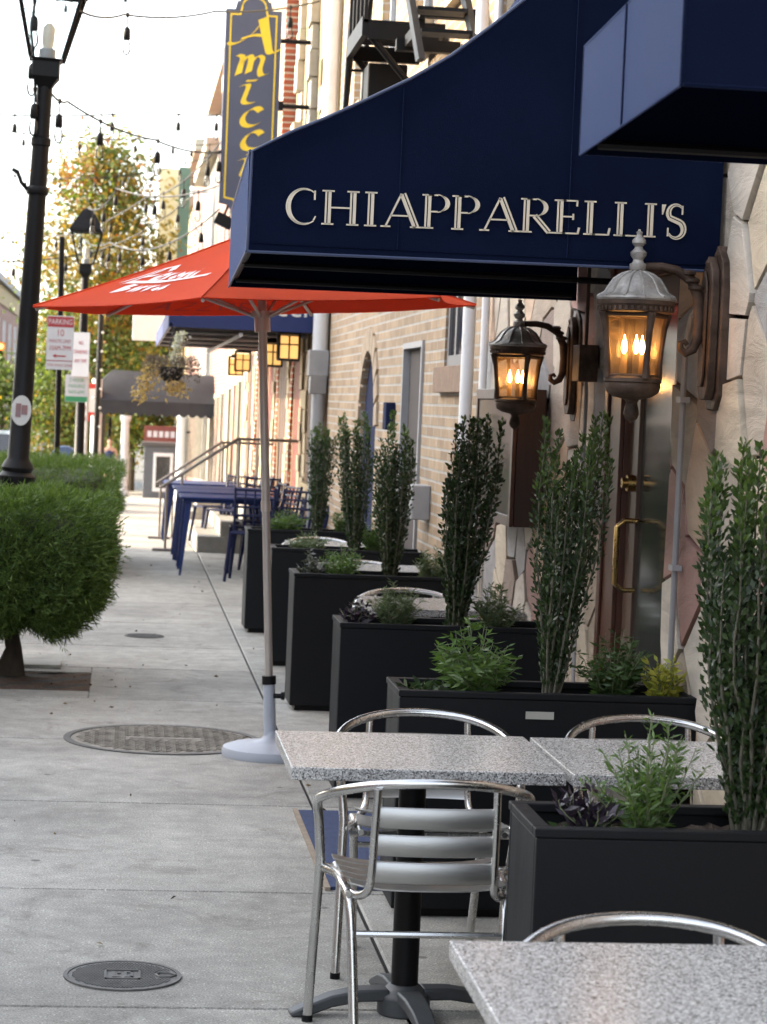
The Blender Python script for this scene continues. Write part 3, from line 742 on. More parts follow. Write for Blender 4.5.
def wall_lantern(loc, label):
    t = thing('wall_lantern', label, 'wall lantern', loc, 0, 'bronze carriage lanterns beside the restaurant door')
    n = 6; rot = pi / 6
    g = G()      # domed ribbed roof; axis at x=0, wall at x=+.305
    g.lathe([(.128, .088), (.132, .094), (.130, .100), (.106, .112), (.092, .135), (.076, .158), (.052, .174), (.026, .183), (.018, .186)], 36)
    for k in range(12):
        a = 2 * pi * k / 12
        g.tube([(rr * cos(a), rr * sin(a), z) for rr, z in ((.131, .099), (.107, .113), (.093, .136), (.077, .159), (.053, .175), (.027, .184))], .0042, 5)
    g.obj('roof', PATINA, t)
    g = G(); g.lathe([(.020, .180), (.027, .190), (.028, .208), (.019, .213), (.016, .222), (.026, .236), (.027, .246), (.015, .258), (.013, .264), (.023, .276), (.022, .286), (.010, .300), (.009, .306), (.011, .312), (.001, .318)], 18); g.obj('finial', PATINA, t)
    g = G(); g.lathe([(.108, .048), (.120, .052), (.122, .070), (.127, .075), (.127, .088), (.09, .09)], 36)
    for k in range(40):
        a = 2 * pi * k / 40; g.box(-.004, .005, -.0045, .0045, .056, .068, R=lambda p, a=a: (cos(a) * (.121 + p[0]) - sin(a) * p[1], sin(a) * (.121 + p[0]) + cos(a) * p[1], p[2]))
    g.obj('collar', BRONZE, t)
    prof_ = [(.094, -.165), (.094, -.12), (.098, -.07), (.106, 0), (.117, .05)]; n = 4; rot = radians(14)
    g = G()
    for k in range(n):
        a = rot + 2 * pi * k / n; g.tube([(rr * cos(a), rr * sin(a), z) for rr, z in prof_], [.013, .011, .010, .011, .015], 8)
        b_ = a + pi / 2; g.tube([(.092 * cos(a), .092 * sin(a), -.158), (.092 * cos(b_), .092 * sin(b_), -.158)], .008, 6); g.tube([(.112 * cos(a), .112 * sin(a), .042), (.112 * cos(b_), .112 * sin(b_), .042)], .009, 6)
    g.obj('cage', BRONZE, t)
    g = G(); g.lathe([(rr - .006, z) for rr, z in prof_], n, rot=rot, smooth=False, caps=False); g.obj('glass', SEED, t)
    g = G(); g.lathe([(.080, -.158), (.094, -.165), (.096, -.176), (.090, -.180), (.093, -.190), (.084, -.212), (.060, -.226), (.024, -.234), (.018, -.244), (.023, -.262), (.026, -.280), (.020, -.296), (.010, -.304), (.002, -.312)], 24); g.obj('base', BRONZE, t)
    g = G()
    for k in range(3):
        a = 2 * pi * k / 3 + .5; g.tube([(.034 * cos(a), .034 * sin(a), -.165), (.034 * cos(a), .034 * sin(a), -.085)], .011, 8)
    cs = g.obj('candle', mat('candle sleeve', (.35, .24, .14), .6), t)
    g = G()
    for k in range(3):
        a = 2 * pi * k / 3 + .5
        g.lathe([(.003, -.085), (.008, -.077), (.0105, -.065), (.008, -.050), (.0035, -.034), (.001, -.022)], 10, (.034 * cos(a), .034 * sin(a), 0))
    g.obj('bulb', FLAME, cs)
    g = G()      # swan arm and scroll
    g.tube([(.02, 0, .200), (.08, 0, .203), (.13, 0, .194), (.18, 0, .165), (.205, 0, .11), (.212, 0, .04), (.208, 0, -.03), (.195, 0, -.062), (.172, 0, -.075), (.155, 0, -.062), (.154, 0, -.042), (.168, 0, -.036), (.176, 0, -.048)], [.014, .015, .016, .018, .018, .018, .017, .016, .014, .012, .010, .009, .008], 10)
    for zz in (-.024, 0, .024): g.lathe([(.018, -.01), (.026, -.004), (.026, .004), (.018, .01)], 12, (.182 + zz * .6, 0, .163 - zz))
    g.tube([(.205, 0, .09), (.235, 0, .06), (.25, 0, .03)], .016, 8); g.tube([(.207, 0, -.02), (.235, 0, -.02), (.25, 0, -.02)], .013, 8)
    g.obj('arm', BRONZE, t)
    g = G()
    def plate(sc_, xa, xb):
        pts = [(-.058, -.175), (-.03, -.215), (.03, -.215), (.058, -.175), (.062, .12), (.05, .19), (.0, .235), (-.05, .19), (-.062, .12)]
        g.prism([(a * sc_, b * (sc_ * .4 + .6)) for a, b in pts], 'X', xa, xb)
    plate(1.5, .262, .315); plate(1.12, .232, .2615); plate(.62, .222, .2315)
    g.lathe([(.022, 0), (.030, .03), (.012, .055)], 10, (.285, 0, .225)); g.lathe([(.016, 0), (.022, .02), (.012, .035)], 10, (.245, 0, .205))
    g.obj('wall_plate', BRONZE, t, .007)
    return t
l1 = wall_lantern((1.648, 7.40, 1.985), 'lit bronze lantern nearer the camera, right of the restaurant door')
l2 = dup(l1, (1.682, 9.85, 1.895), 0, 'lit bronze lantern farther off, beyond the door beside the menu case'); l2.scale = (.96, .96, .90)

# ------------------------------------------------------------------ tables and chairs
def bistro_table(name, label, loc, w, d, group):
    t = thing(name, label, 'table', loc, 0, group)
    G().box(-w / 2, w / 2, -d / 2, d / 2, .706, .74).obj('tabletop', MG, t, .003)
    g = G(); g.tube([(0, 0, .045), (0, 0, .70)], .038, 20); g.box(-.13, .13, -.13, .13, .69, .705); g.obj('column', BLK, t)
    g = G(); g.lathe([(.075, .0), (.075, .055), (.05, .075), (.042, .085)], 20)
    for k in range(4):
        a = pi / 2 * k + .12
        pts = [(.05, .075), (.13, .074), (.21, .060), (.28, .034), (.325, .014)]
        vs = []
        for rr, z in pts:
            hw = .036 - .010 * rr / .32
            for s_, zz in ((-1, z), (1, z), (1, max(0.001, z - .034)), (-1, max(0.001, z - .034))):
                vs.append((rr * cos(a) - s_ * hw * sin(a), rr * sin(a) + s_ * hw * cos(a), zz))
        fs = [(4 * i + j, 4 * i + (j + 1) % 4, 4 * i + 4 + (j + 1) % 4, 4 * i + 4 + j) for i in range(len(pts) - 1) for j in range(4)] + [(0, 3, 2, 1), tuple(4 * (len(pts) - 1) + j for j in range(4))]
        g.add(vs, fs)
    g.obj('base', GREYBASE, t, .006)
    return t
TG = 'granite topped bistro tables between the planters'
tA = bistro_table('bistro_table', 'grey speckled table with two chairs, beside the umbrella base', (.838, 6.325, 0), .735, .67, TG)
tB = dup(tA, (1.590, 6.315, 0), 0, 'grey speckled table against the wall behind the nearest planter')
tC = dup(tA, (.985, 3.735, 0), 0, 'grey speckled table cropped by the bottom right corner')

def bistro_chair(label, loc, rz):
    t = thing('bistro_chair', label, 'chair', loc, rz, 'aluminium bistro chairs at the tables')
    def sm(P, k=4):
        P = [Vector(p) for p in P]; out = []
        for i in range(len(P) - 1):
            a, b, c, d = P[max(0, i - 1)], P[i], P[i + 1], P[min(len(P) - 1, i + 2)]
            for j in range(k):
                u = j / k; out.append(.5 * ((2 * b) + (c - a) * u + (2 * a - 5 * b + 4 * c - d) * u * u + (3 * b - a - 3 * c + d) * u ** 3))
        return out + [P[-1]]
    half = [(-.275, .43, .01), (-.268, .40, .25), (-.262, .37, .46), (-.272, .345, .57), (-.283, .29, .632), (-.278, .20, .664), (-.235, .085, .700), (-.14, .012, .728), (0, -.012, .738)]
    g = G(); g.tube(sm(half[2:] + [(-x, y, z) for x, y, z in reversed(half[2:-1])]), .0135, 10); g.obj('arm_loop', ALU, t)
    for s in (-1, 1):
        g = G(); g.tube([(s * -x, y, z) for x, y, z in half[:3]], .0135, 10); l = g.obj('leg', ALU, t)
        G().tube([(s * .275, .43, 0), (s * .275, .43, .018)], .0155, 10).obj('foot_cap', BLK, l)
        g = G(); g.tube(sm([(s * .185, .03, .008), (s * .195, .075, .25), (s * .205, .11, .40), (s * .215, .17, .435), (s * .222, .30, .438), (s * .255, .375, .44)]), .0135, 10); l = g.obj('leg', ALU, t)
        G().tube([(s * .185, .03, 0), (s * .185, .03, .018)], .0155, 10).obj('foot_cap', BLK, l)
    for s in (-1, 1): g = G(); g.tube(sm([(s * .155, -.002, .72), (s * .158, .012, .60), (s * .160, .028, .49), (s * .166, .05, .445), (s * .185, .085, .425), (s * .20, .13, .425)]), .011, 10); g.obj('back_post', ALU, t)
    g = G()
    G().tube([(-.19, .062, .33), (.19, .062, .33)], .009, 8).obj('stretcher', ALU, t)
    def slat(c0, hgt, bow, y0, name):
        g = G(); nx = 12; vs = []
        for i in range(nx + 1):
            u = -1 + 2 * i / nx; xx = u * .152; yy = y0 - bow * (1 - u * u)
            for (z, o) in ((c0 - hgt / 2, .004), (c0 - hgt / 2 + .004, .0), (c0 + hgt / 2 - .004, -.004), (c0 + hgt / 2, .0)):
                vs.append((xx, yy + o, z))
            for (z, o) in ((c0 + hgt / 2, .003), (c0 + hgt / 2 - .004, .0), (c0 - hgt / 2 + .004, .004), (c0 - hgt / 2, .007)):
                vs.append((xx, yy + o, z))
        fs = [(8 * i + j, 8 * i + (j + 1) % 8, 8 * i + 8 + (j + 1) % 8, 8 * i + 8 + j) for i in range(nx) for j in range(8)]
        g.add(vs, fs, 0, True); return g.obj(name, ALUS, t, ang=60)
    slat(.645, .056, .016, .006, 'back_slat'); slat(.572, .056, .016, .014, 'back_slat'); slat(.500, .056, .016, .024, 'back_slat')
    for k in range(6):     # seat slats, dished at the back and sides
        yy = .10 + k * .058; zz = .438 + .004 * k + (.014 if k == 0 else 0)
        g = G(); nx = 10; vs = []; hw = .205 + .004 * k
        for i in range(nx + 1):
            u = -1 + 2 * i / nx; z = zz - .016 * (1 - u ** 4) + .004; dy = -.012 * (1 - u * u)
            vs += [(u * hw, yy + dy, z - .004), (u * hw, yy + dy, z), (u * hw, yy + dy + .05, z + .002), (u * hw, yy + dy + .05, z - .003)]
        fs = [(4 * i + j, 4 * i + (j + 1) % 4, 4 * i + 4 + (j + 1) % 4, 4 * i + 4 + j) for i in range(nx) for j in range(4)] + [(0, 1, 2, 3), (4 * nx, 4 * nx + 3, 4 * nx + 2, 4 * nx + 1)]
        g.add(vs, fs); g.obj('seat_slat', ALUS, t)
    g = G(); g.tube([(-.21, .10, .425), (-.215, .43, .437)], .009, 8); g.tube([(.21, .10, .425), (.215, .43, .437)], .009, 8); g.tube([(-.25, .42, .432), (.25, .42, .432)], .009, 8); g.obj('seat_frame', ALU, t)
    return t
c1 = bistro_chair('aluminium chair seen from behind, nearest full chair', (.835, 5.80, 0), 0)
def chair(x, y, rz, label): return dup(c1, (x, y, 0), rz, label)
chair(.955, 7.13, pi, 'aluminium chair on the far side of the table by the umbrella, facing the camera')
chair(1.665, 7.13, pi + .02, 'aluminium chair on the far side of the wall table, below the yellow plant')
chair(1.015, 4.27, pi, 'aluminium chair in the foreground, only its arched back showing over the cropped table')

# tables and chairs in the farther bays
for (y, k, lab) in ((11.30, 3, 'just behind the third planter'), (13.75, 4, 'just behind the fourth planter'), (15.85, 5, 'just behind the fifth planter')):
    dup(tA, (1.56 if k == 3 else 1.50, y - (.2 if k == 3 else .35), 0), 0, 'grey speckled table ' + lab)
for (x, y, lab) in ((1.49, 11.90, 'aluminium chair with arched top behind the feathery herb of the third planter'),
                    (1.46, 13.90, 'aluminium chair with arched top between the third and fourth tall shrubs of the far row'),
                    (1.39, 16.15, 'farthest aluminium chair, arched top at the foot of the smallest tall shrub')):
    chair(x, y, pi, lab)

# ------------------------------------------------------------------ planters
def planter(loc, label):
    t = thing('planter_box', label, 'planter', loc, 0, 'charcoal planter boxes in a row')
    w, d, h, th_ = 1.02, .36, .76, .035
    g = G(); g.box(-w / 2, w / 2, 0, .02, .03, h - .022); g.box(-w / 2, w / 2, d - .02, d, .03, h - .022); g.box(-w / 2, -w / 2 + .02, .021, d - .021, .03, h - .022); g.box(w / 2 - .02, w / 2, .021, d - .021, .03, h - .022)
    g.obj('box', CHAR, t, .004)
    g = G(); h0 = h - .021
    g.box(-w / 2 - .004, w / 2 + .004, -.004, th_, h0, h); g.box(-w / 2 - .004, w / 2 + .004, d - th_, d + .004, h0, h); g.box(-w / 2 - .004, -w / 2 + th_, th_ + .001, d - th_ - .001, h0, h); g.box(w / 2 - th_, w / 2 + .004, th_ + .001, d - th_ - .001, h0, h)
    g.obj('rim', CHAR, t, .003)
    G().box(-w / 2 + .03, w / 2 - .03, .03, d - .03, 0, .03).obj('plinth', BLK, t)
    g = G(); rn = random.Random(5); nx, ny = 40, 12
    zz = [[h - .05 + rn.uniform(-.012, .014) for j in range(ny + 1)] for i in range(nx + 1)]
    X = lambda i: -w / 2 + .021 + (w - .042) * i / nx; Yy = lambda j: .021 + (d - .042) * j / ny
    g.add([(X(i), Yy(j), zz[i][j]) for i in range(nx + 1) for j in range(ny + 1)], [(i * (ny + 1) + j, (i + 1) * (ny + 1) + j, (i + 1) * (ny + 1) + j + 1, i * (ny + 1) + j + 1) for i in range(nx) for j in range(ny)], 0, False)
    g.obj('soil', SOIL, t)
    return t
PY = [5.08, 7.52, 9.78, 12.55, 14.65, 16.70]
PX = 1.435
plab = ['charcoal planter nearest the camera, cropped by the right edge', 'charcoal planter with a pale sticker, in front of the restaurant door', 'third charcoal planter in the row, left end just past the umbrella pole',
        'fourth charcoal planter in the row, beyond the third and its tall shrub', 'fifth charcoal planter in the row, crossed by the umbrella pole', 'farthest charcoal planter, next to the blue tables']
p0 = planter((PX + .035, PY[0], 0), plab[0])
pls = [p0] + [dup(p0, (PX + dx, PY[i + 1], 0), rz, plab[i + 1]) for i, (dx, rz) in enumerate(((.015, 0), (.03, 0), (.035, .008), (.045, -.006), (.0, .01)))]
G().box(-.085, .01, -.0035, -.0005, .675, .70).obj('sticker', mat('sticker', (.45, .45, .40), .5), pls[1])

# ------------------------------------------------------------------ planter plants
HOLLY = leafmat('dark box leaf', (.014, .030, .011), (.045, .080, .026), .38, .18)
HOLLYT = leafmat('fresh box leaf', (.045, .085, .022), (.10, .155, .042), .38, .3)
HERB = leafmat('herb leaf', (.06, .12, .03), (.12, .20, .055), .5, .3)
HERBG = leafmat('grey green leaf', (.08, .12, .06), (.15, .19, .10), .55, .25)
PURP = leafmat('purple leaf', (.014, .010, .018), (.05, .035, .055), .4, .1, (1.2, .6, 1.2))
YEL = leafmat('yellow green leaf', (.30, .34, .05), (.55, .50, .10), .5, .3)

def stems_shrub(name, label, loc, n, H, spread, tip, rl, leaf, dens, seed, group, tipc=.84, base_r=.03, plume=.032, lean=(0, 0), bare=.05, tilt=1.0):
    rs = np.random.RandomState(seed); np.random.seed(seed)
    t = thing(name, label, 'shrub', loc, 0, group)
    g = G(); PP = []; DD = []; LL = []; MI = []
    for k in range(n):
        a = 2 * pi * (k + rs.rand() * .6) / n; q = sqrt((k + .5) / n)
        bx, by = base_r * q * cos(a * 2.4), base_r * q * sin(a * 2.4)
        h = H * (1 - .34 * rs.rand() ** 1.4 - .08 * q)
        ex, ey = spread * q * cos(a * 2.4), spread * q * sin(a * 2.4)
        pts = []
        for i in range(9):
            u = i / 8; k2 = .55 * u + .62 * sin(pi / 2 * min(1, u * 1.15)) ** 1.5
            pts.append((bx + ex * k2 * (1 - .25 * u * u) + lean[0] * u + rs.normal() * .004, by + ey * k2 * (1 - .25 * u * u) + lean[1] * u + rs.normal() * .004, h * u))
        g.tube(pts, [.0055 * (1 - .75 * i / 8) for i in range(9)], 5)
        P_ = np.array(pts); m_ = int(dens * h)
        u = bare + (1 - bare) * rs.rand(m_) ** .9; idx = np.minimum((u * 8).astype(int), 7); fr = (u * 8 - idx)[:, None]
        base = P_[idx] * (1 - fr) + P_[idx + 1] * fr
        ang = rs.rand(m_) * 2 * pi
        rad = plume * (.25 + .75 * rs.rand(m_)) * np.clip(1.25 - .85 * u ** 3, .3, 1) * np.clip(.30 + 1.6 * u, .3, 1)
        out = np.stack([np.cos(ang), np.sin(ang), np.zeros(m_)], 1)
        PP.append(base + out * rad[:, None] * .6); D_ = out * rad[:, None] * tilt + np.array([0, 0, .028]) + rs.normal(size=(m_, 3)) * .008
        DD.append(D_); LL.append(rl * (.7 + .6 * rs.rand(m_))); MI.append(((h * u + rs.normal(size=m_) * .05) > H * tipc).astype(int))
    P_ = np.concatenate(PP); V, F_ = leafquads(P_, np.concatenate(DD), np.concatenate(LL), np.concatenate(LL) * leaf)
    g.obj('stems', STEMW, t)
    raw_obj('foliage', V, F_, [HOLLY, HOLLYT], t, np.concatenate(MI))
    return t
SG = 'tall upright box shrubs in the planters'
SZ = .705
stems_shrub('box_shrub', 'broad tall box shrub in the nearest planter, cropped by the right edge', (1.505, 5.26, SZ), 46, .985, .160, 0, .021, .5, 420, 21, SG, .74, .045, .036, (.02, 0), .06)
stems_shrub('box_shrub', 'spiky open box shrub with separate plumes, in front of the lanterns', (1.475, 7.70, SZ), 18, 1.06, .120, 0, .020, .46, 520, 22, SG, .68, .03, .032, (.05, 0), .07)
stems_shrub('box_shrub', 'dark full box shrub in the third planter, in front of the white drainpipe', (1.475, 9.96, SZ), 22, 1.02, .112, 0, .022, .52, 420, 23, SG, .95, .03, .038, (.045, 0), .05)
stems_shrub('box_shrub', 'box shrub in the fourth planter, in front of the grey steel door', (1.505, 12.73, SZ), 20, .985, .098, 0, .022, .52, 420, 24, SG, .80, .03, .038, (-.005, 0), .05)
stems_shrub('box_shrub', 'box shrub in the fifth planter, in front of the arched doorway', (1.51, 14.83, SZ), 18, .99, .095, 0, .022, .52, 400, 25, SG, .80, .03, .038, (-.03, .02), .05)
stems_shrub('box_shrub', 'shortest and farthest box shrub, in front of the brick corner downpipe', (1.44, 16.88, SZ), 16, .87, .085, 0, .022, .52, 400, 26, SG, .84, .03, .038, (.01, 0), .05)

def herb(name, label, loc, n, H, R, leaf, w, per, m, seed, cat='plant', droop=.25, up=.5, smat=STEM, group=None):
    rs = np.random.RandomState(seed); np.random.seed(seed)
    t = thing(name, label, cat, loc, 0, group)
    g = G(); PP = []; DD = []; LL = []
    for k in range(n):
        a = rs.rand() * 2 * pi; q = sqrt(rs.rand()); h = H * (.6 + .4 * rs.rand()) * (1 - .35 * q)
        pts = []
        for i in range(6):
            u = i / 5; pts.append((R * q * cos(a) * u ** .8 + rs.normal() * .004, R * q * sin(a) * u ** .8 + rs.normal() * .004, h * u * (1 - droop * q * u * .5)))
        g.tube(pts, [.003 * (1 - .6 * i / 5) for i in range(6)], 4)
        P_ = np.array(pts); u = .12 + .88 * rs.rand(per); idx = np.minimum((u * 5).astype(int), 4); fr = (u * 5 - idx)[:, None]
        PP.append(P_[idx] * (1 - fr) + P_[idx + 1] * fr)
        an = rs.rand(per) * 2 * pi
        DD.append(np.stack([np.cos(an), np.sin(an), up + rs.normal(size=per) * .35], 1)); LL.append(leaf * (.6 + .7 * rs.rand(per)) * (1.1 - .5 * u))
    V, F_ = leafquads(np.concatenate(PP), np.concatenate(DD), np.concatenate(LL), np.concatenate(LL) * w)
    g.obj('stems', smat, t); raw_obj('leaves', V, F_, m, t)
    return t
HZ = .705
herb('airy_herb', 'airy green herb with thin sprigs in the nearest planter, before the wall table', (1.255, 5.24, HZ), 34, .33, .165, .042, .20, 38, HERB, 41, up=.6)
herb('purple_plant', 'small dark purple leaved plant at the left end of the nearest planter', (1.105, 5.22, HZ), 14, .17, .09, .055, .34, 12, PURP, 42, up=.9)
herb('trailing_plant', 'low dark green leaves at the foot of the purple plant', (1.09, 5.17, HZ), 12, .08, .09, .05, .38, 9, HOLLY, 43, up=.1)
herb('leafy_herb', 'bright bushy herb with drooping leaves in the stickered planter', (1.215, 7.70, HZ), 40, .34, .17, .07, .22, 26, HERB, 44, up=.1)
herb('dark_leafy_plant', 'low dark leaved plant at the left end of the stickered planter', (1.05, 7.66, HZ), 10, .10, .10, .075, .38, 8, HOLLY, 45, up=.3)
herb('leafy_herb', 'dark bushy herb below the brass door handle', (1.70, 7.72, HZ), 36, .33, .14, .055, .24, 26, leafmat('deep herb leaf', (.035, .075, .02), (.07, .13, .04), .5, .25), 46, up=.25)
herb('variegated_plant', 'small yellow green plant in the corner below the conduit', (1.86, 7.68, HZ), 24, .24, .07, .05, .34, 16, YEL, 47, up=.5)
herb('feathery_herb', 'feathery grey green herb in the third planter', (1.205, 9.96, HZ), 38, .27, .13, .05, .16, 34, HERBG, 48, up=.5)
herb('dark_leafy_plant', 'low dark purple plant at the left end of the third planter', (1.04, 9.93, HZ), 18, .19, .08, .05, .4, 12, PURP, 49, up=.4)
herb('feathery_herb', 'grey green herb right of the tall shrub in the third planter', (1.66, 9.96, HZ), 32, .27, .12, .05, .2, 28, HERBG, 50, up=.5)
herb('silver_plant', 'low silvery dark plant at the left end of the fourth planter', (1.07, 12.70, HZ), 20, .20, .09, .05, .42, 12, leafmat('silver leaf', (.05, .06, .055), (.16, .17, .16), .5, .1), 51, up=.3)
herb('feathery_herb', 'feathery herb left of the tall shrub in the fourth planter', (1.235, 12.73, HZ), 38, .25, .15, .05, .18, 30, HERB, 52, up=.5)
herb('leafy_herb', 'loose grey herb at the right end of the fourth planter', (1.75, 12.73, HZ), 26, .26, .13, .05, .22, 26, HERBG, 53, up=.5)
herb('feathery_herb', 'soft herb in the fifth planter beside the umbrella pole', (1.22, 14.84, HZ), 32, .19, .15, .05, .2, 26, HERBG, 54, up=.4)
herb('leafy_herb', 'upright green herb right of the tall shrub in the fifth planter', (1.65, 14.84, HZ), 30, .33, .12, .055, .24, 26, HERB, 55, up=.5)
herb('leafy_herb', 'green bushy herb at the left of the farthest planter', (1.20, 16.88, HZ), 34, .24, .17, .055, .26, 26, HERB, 56, up=.4)
herb('leafy_herb', 'pale green herb at the right of the farthest planter', (1.64, 16.88, HZ), 26, .32, .12, .05, .22, 24, HERB, 57, up=.5)

# ------------------------------------------------------------------ umbrella
um = thing('patio_umbrella', 'red patio umbrella with white script lettering on a leaning pole', 'umbrella', (.755, 10.93, 0))
TL = .058    # lean to -x per metre
def lean(p): return (p[0] - TL * p[2], p[1], p[2] + TL * p[0])
UR, UZ, UP = 1.095, 2.145, 2.51
def ucan(k, u, v):     # panel k, radial u 0..1, across v 0..1
    a0 = radians(193 - 60 * k); a1 = a0 - radians(60)
    p0 = Vector((cos(a0), sin(a0), 0)) * UR; p1 = Vector((cos(a1), sin(a1), 0)) * UR
    e = p0.lerp(p1, v) * u
    sag = -.035 * sin(pi * u) - .05 * u * 4 * v * (1 - v) * .35 * (1 - abs(2 * u - 1) * .3)
    inn = 1 - .05 * 4 * v * (1 - v) * u * u
    return (e.x * inn, e.y * inn, UP - (UP - UZ) * u + sag + .02 * sin(pi * u))
g = G(); NU, NV = 10, 8
for k in range(6):
    for off in (0, -.004):
        vs = [lean((lambda p: (p[0], p[1], p[2] + off))(ucan(k, .06 + .94 * i / NU, j / NV))) for i in range(NU + 1) for j in range(NV + 1)]
        g.add(vs, [(i * (NV + 1) + j, (i + 1) * (NV + 1) + j, (i + 1) * (NV + 1) + j + 1, i * (NV + 1) + j + 1) for i in range(NU) for j in range(NV)], 0, True)
g.obj('canopy', RED, um, fix=False, ang=25)
g = G(); g.lathe([(.13, UP - .055), (.09, UP + .005), (.03, UP + .03)], 12, caps=False); g.lathe([(.03, UP + .03), (.032, UP + .05), (.024, UP + .075), (.004, UP + .085)], 12)
g.v = [lean(p) for p in g.v]; g.obj('top_vent', RED, um)
g = G(); g.tube([lean((0, 0, .33)), lean((0, 0, 1.2))], .019, 16); g.tube([lean((0, 0, 1.2)), lean((0, 0, UP - .02))], .0205, 16); g.obj('pole', POLE, um)
g = G(); g.tube([lean((0, 0, 1.17)), lean((0, 0, 1.22))], .024, 16); g.obj('pole_joint', UMBR, um); g = G()
g.tube([lean((0, 0, 2.02)), lean((0, 0, 2.10))], .038, 16); g.tube([lean((0, 0, 2.095)), lean((0, 0, 2.12))], .055, 16); g.obj('hub', UMBR, um)
for k in range(6):
    a = radians(193 - 60 * k)
    g = G(); g.tube([lean((cos(a) * .03, sin(a) * .03, UP - .03))] + [lean((cos(a) * UR * u, sin(a) * UR * u, UP - (UP - UZ) * u - .035 * sin(pi * u) + .02 * sin(pi * u) - .018)) for u in (.25, .5, .75, .985)], .009, 6)
    rb = g.obj('rib', UMBR, um)
    G().tube([lean((cos(a) * (UR * u), sin(a) * (UR * u), ucan(k, u, 0)[2] + .002)) for u in (.07, .2, .35, .5, .65, .8, .92, .995)], .0035, 5).obj('seam', RED0, um)
    u = .52
    G().tube([lean((cos(a) * .04, sin(a) * .04, 2.095)), lean((cos(a) * UR * u, sin(a) * UR * u, UP - (UP - UZ) * u - .035))], .008, 6).obj('strut', UMBR, rb)
g = G(); g.lathe([(.232, .0), (.236, .02), (.228, .042), (.19, .056), (.10, .066), (.05, .078), (.033, .10), (.031, .12)], 40)
g.obj('base', WHITEPL, um)
g = G(); g.tube([lean((0, 0, .10)), lean((0, 0, .36))], .029, 18); g.obj('base_sleeve', WHITEPL, um)
g = G(); g.tube([lean((0, 0, .345)), lean((0, 0, .385))], .034, 18); g.tube([lean((.02, -.02, .29)), lean((.055, -.03, .29))], .012, 10); g.tube([lean((.055, -.03, .29)), lean((.07, -.033, .29))], .019, 10); g.obj('clamp', BLK, um)
# script lettering on the left near panel: strokes following the cloth
def script(strokes, k, u0, u1, v0, v1, m, name, off, nib, mirror=False):
    g = G()
    for st_ in strokes:
        P_ = []
        for i in range(len(st_) - 1):
            for j in range(4):
                P_.append((st_[i][0] + (st_[i + 1][0] - st_[i][0]) * j / 4, st_[i][1] + (st_[i + 1][1] - st_[i][1]) * j / 4))
        P_.append(st_[-1]); A = []; B = []
        for (x, y) in P_:
            for lst, s_ in ((A, -1), (B, 1)):
                xx, yy = x + s_ * nib[0], y + s_ * nib[1]
                if mirror: xx = 1 - xx
                p = ucan(k, u1 - (u1 - u0) * yy, v0 + (v1 - v0) * xx); lst.append(lean((p[0], p[1], p[2] + off)))
        for i in range(len(A) - 1): g.add([A[i], A[i + 1], B[i + 1], B[i]], [(0, 1, 2, 3)])
    return g.obj(name, m, um, fix=False)
PER = [[(.02, .5), (.08, .9), (.2, 1.0), (.28, .86), (.22, .72), (.1, .66)], [(.14, .95), (.08, .45)], [(.27, .62), (.36, .68), (.33, .78), (.27, .7), (.29, .56), (.37, .56)], [(.40, .76), (.42, .56)], [(.41, .7), (.47, .77)], [(.53, .76), (.49, .66), (.53, .57), (.58, .66), (.53, .76)], [(.61, .76), (.62, .57)], [(.62, .7), (.68, .77), (.70, .57)], [(.75, .76), (.76, .57)], [(.77, .86), (.78, .88)], [(.1, .5), (.5, .49), (.98, .62)],
       [(.18, .40), (.19, .18)], [(.18, .40), (.26, .36), (.19, .30), (.27, .24), (.19, .18)], [(.33, .34), (.34, .18)], [(.38, .34), (.39, .18)], [(.38, .30), (.44, .34)], [(.47, .34), (.48, .18)], [(.47, .30), (.53, .34)], [(.58, .34), (.55, .25), (.60, .19), (.63, .34), (.64, .18)]]
script(PER, 5, .46, .88, .90, .14, REDL, 'lettering', .0035, (.018, .040))
CAPS = [[(.02, .1), (.08, .9), (.14, .1)], [(.05, .4), (.11, .4)], [(.2, .9), (.32, .9), (.2, .1), (.32, .1)], [(.38, .9), (.50, .9), (.38, .1), (.50, .1)], [(.56, .9), (.57, .2), (.66, .2), (.67, .9)], [(.74, .1), (.74, .9), (.83, .75), (.75, .5), (.84, .1)], [(.93, .9), (.9, .5), (.94, .1), (.99, .5), (.93, .9)]]
script(CAPS, 1, .80, .93, .15, .80, REDD, 'inner_lettering', -.0075, (.012, .03))

# ------------------------------------------------------------------ blond brick building
def facade(y0, y1, z0, z1, ops, xf=XW, th_=.24, m=0, g=None):
    """wall in plane x=xf with openings (ya,yb,za,zb,arched)"""
    g = g or G(); ops = sorted(ops); c = y0
    cols = {}
    for o in ops: cols.setdefault((o[0], o[1]), []).append(o)
    for (ya, yb), lst in sorted(cols.items()):
        if ya > c: g.box(xf, xf + th_, c, ya, z0, z1, m)
        zc = z0
        for o in sorted(lst, key=lambda o: o[2]):
            if o[2] > zc: g.box(xf, xf + th_, ya, yb, zc, o[2], m)
            if len(o) > 4 and o[4]:
                rr = (yb - ya) / 2; cy = (ya + yb) / 2; sp = o[3] - rr
                arc = [(cy - rr * cos(pi * i / 16), sp + rr * sin(pi * i / 16)) for i in range(17)]
                zt = o[3] + .35
                g.prism(arc[:9] + [(cy, zt), (ya, zt)], 'X', xf, xf + th_, m)
                g.prism(arc[8:] + [(yb, zt), (cy, zt)], 'X', xf, xf + th_, m)
                zc = zt
            else: zc = o[3]
        if zc < z1: g.box(xf, xf + th_, ya, yb, zc, z1, m)
        c = yb
    if c < y1: g.box(xf, xf + th_, c, y1, z0, z1, m)
    return g
bb = thing('brick_building', 'blond brick building with arched doorway, steel door and fire escape', 'building', (0, 0, 0))
BBY0, BBY1 = 12.46, 22.2
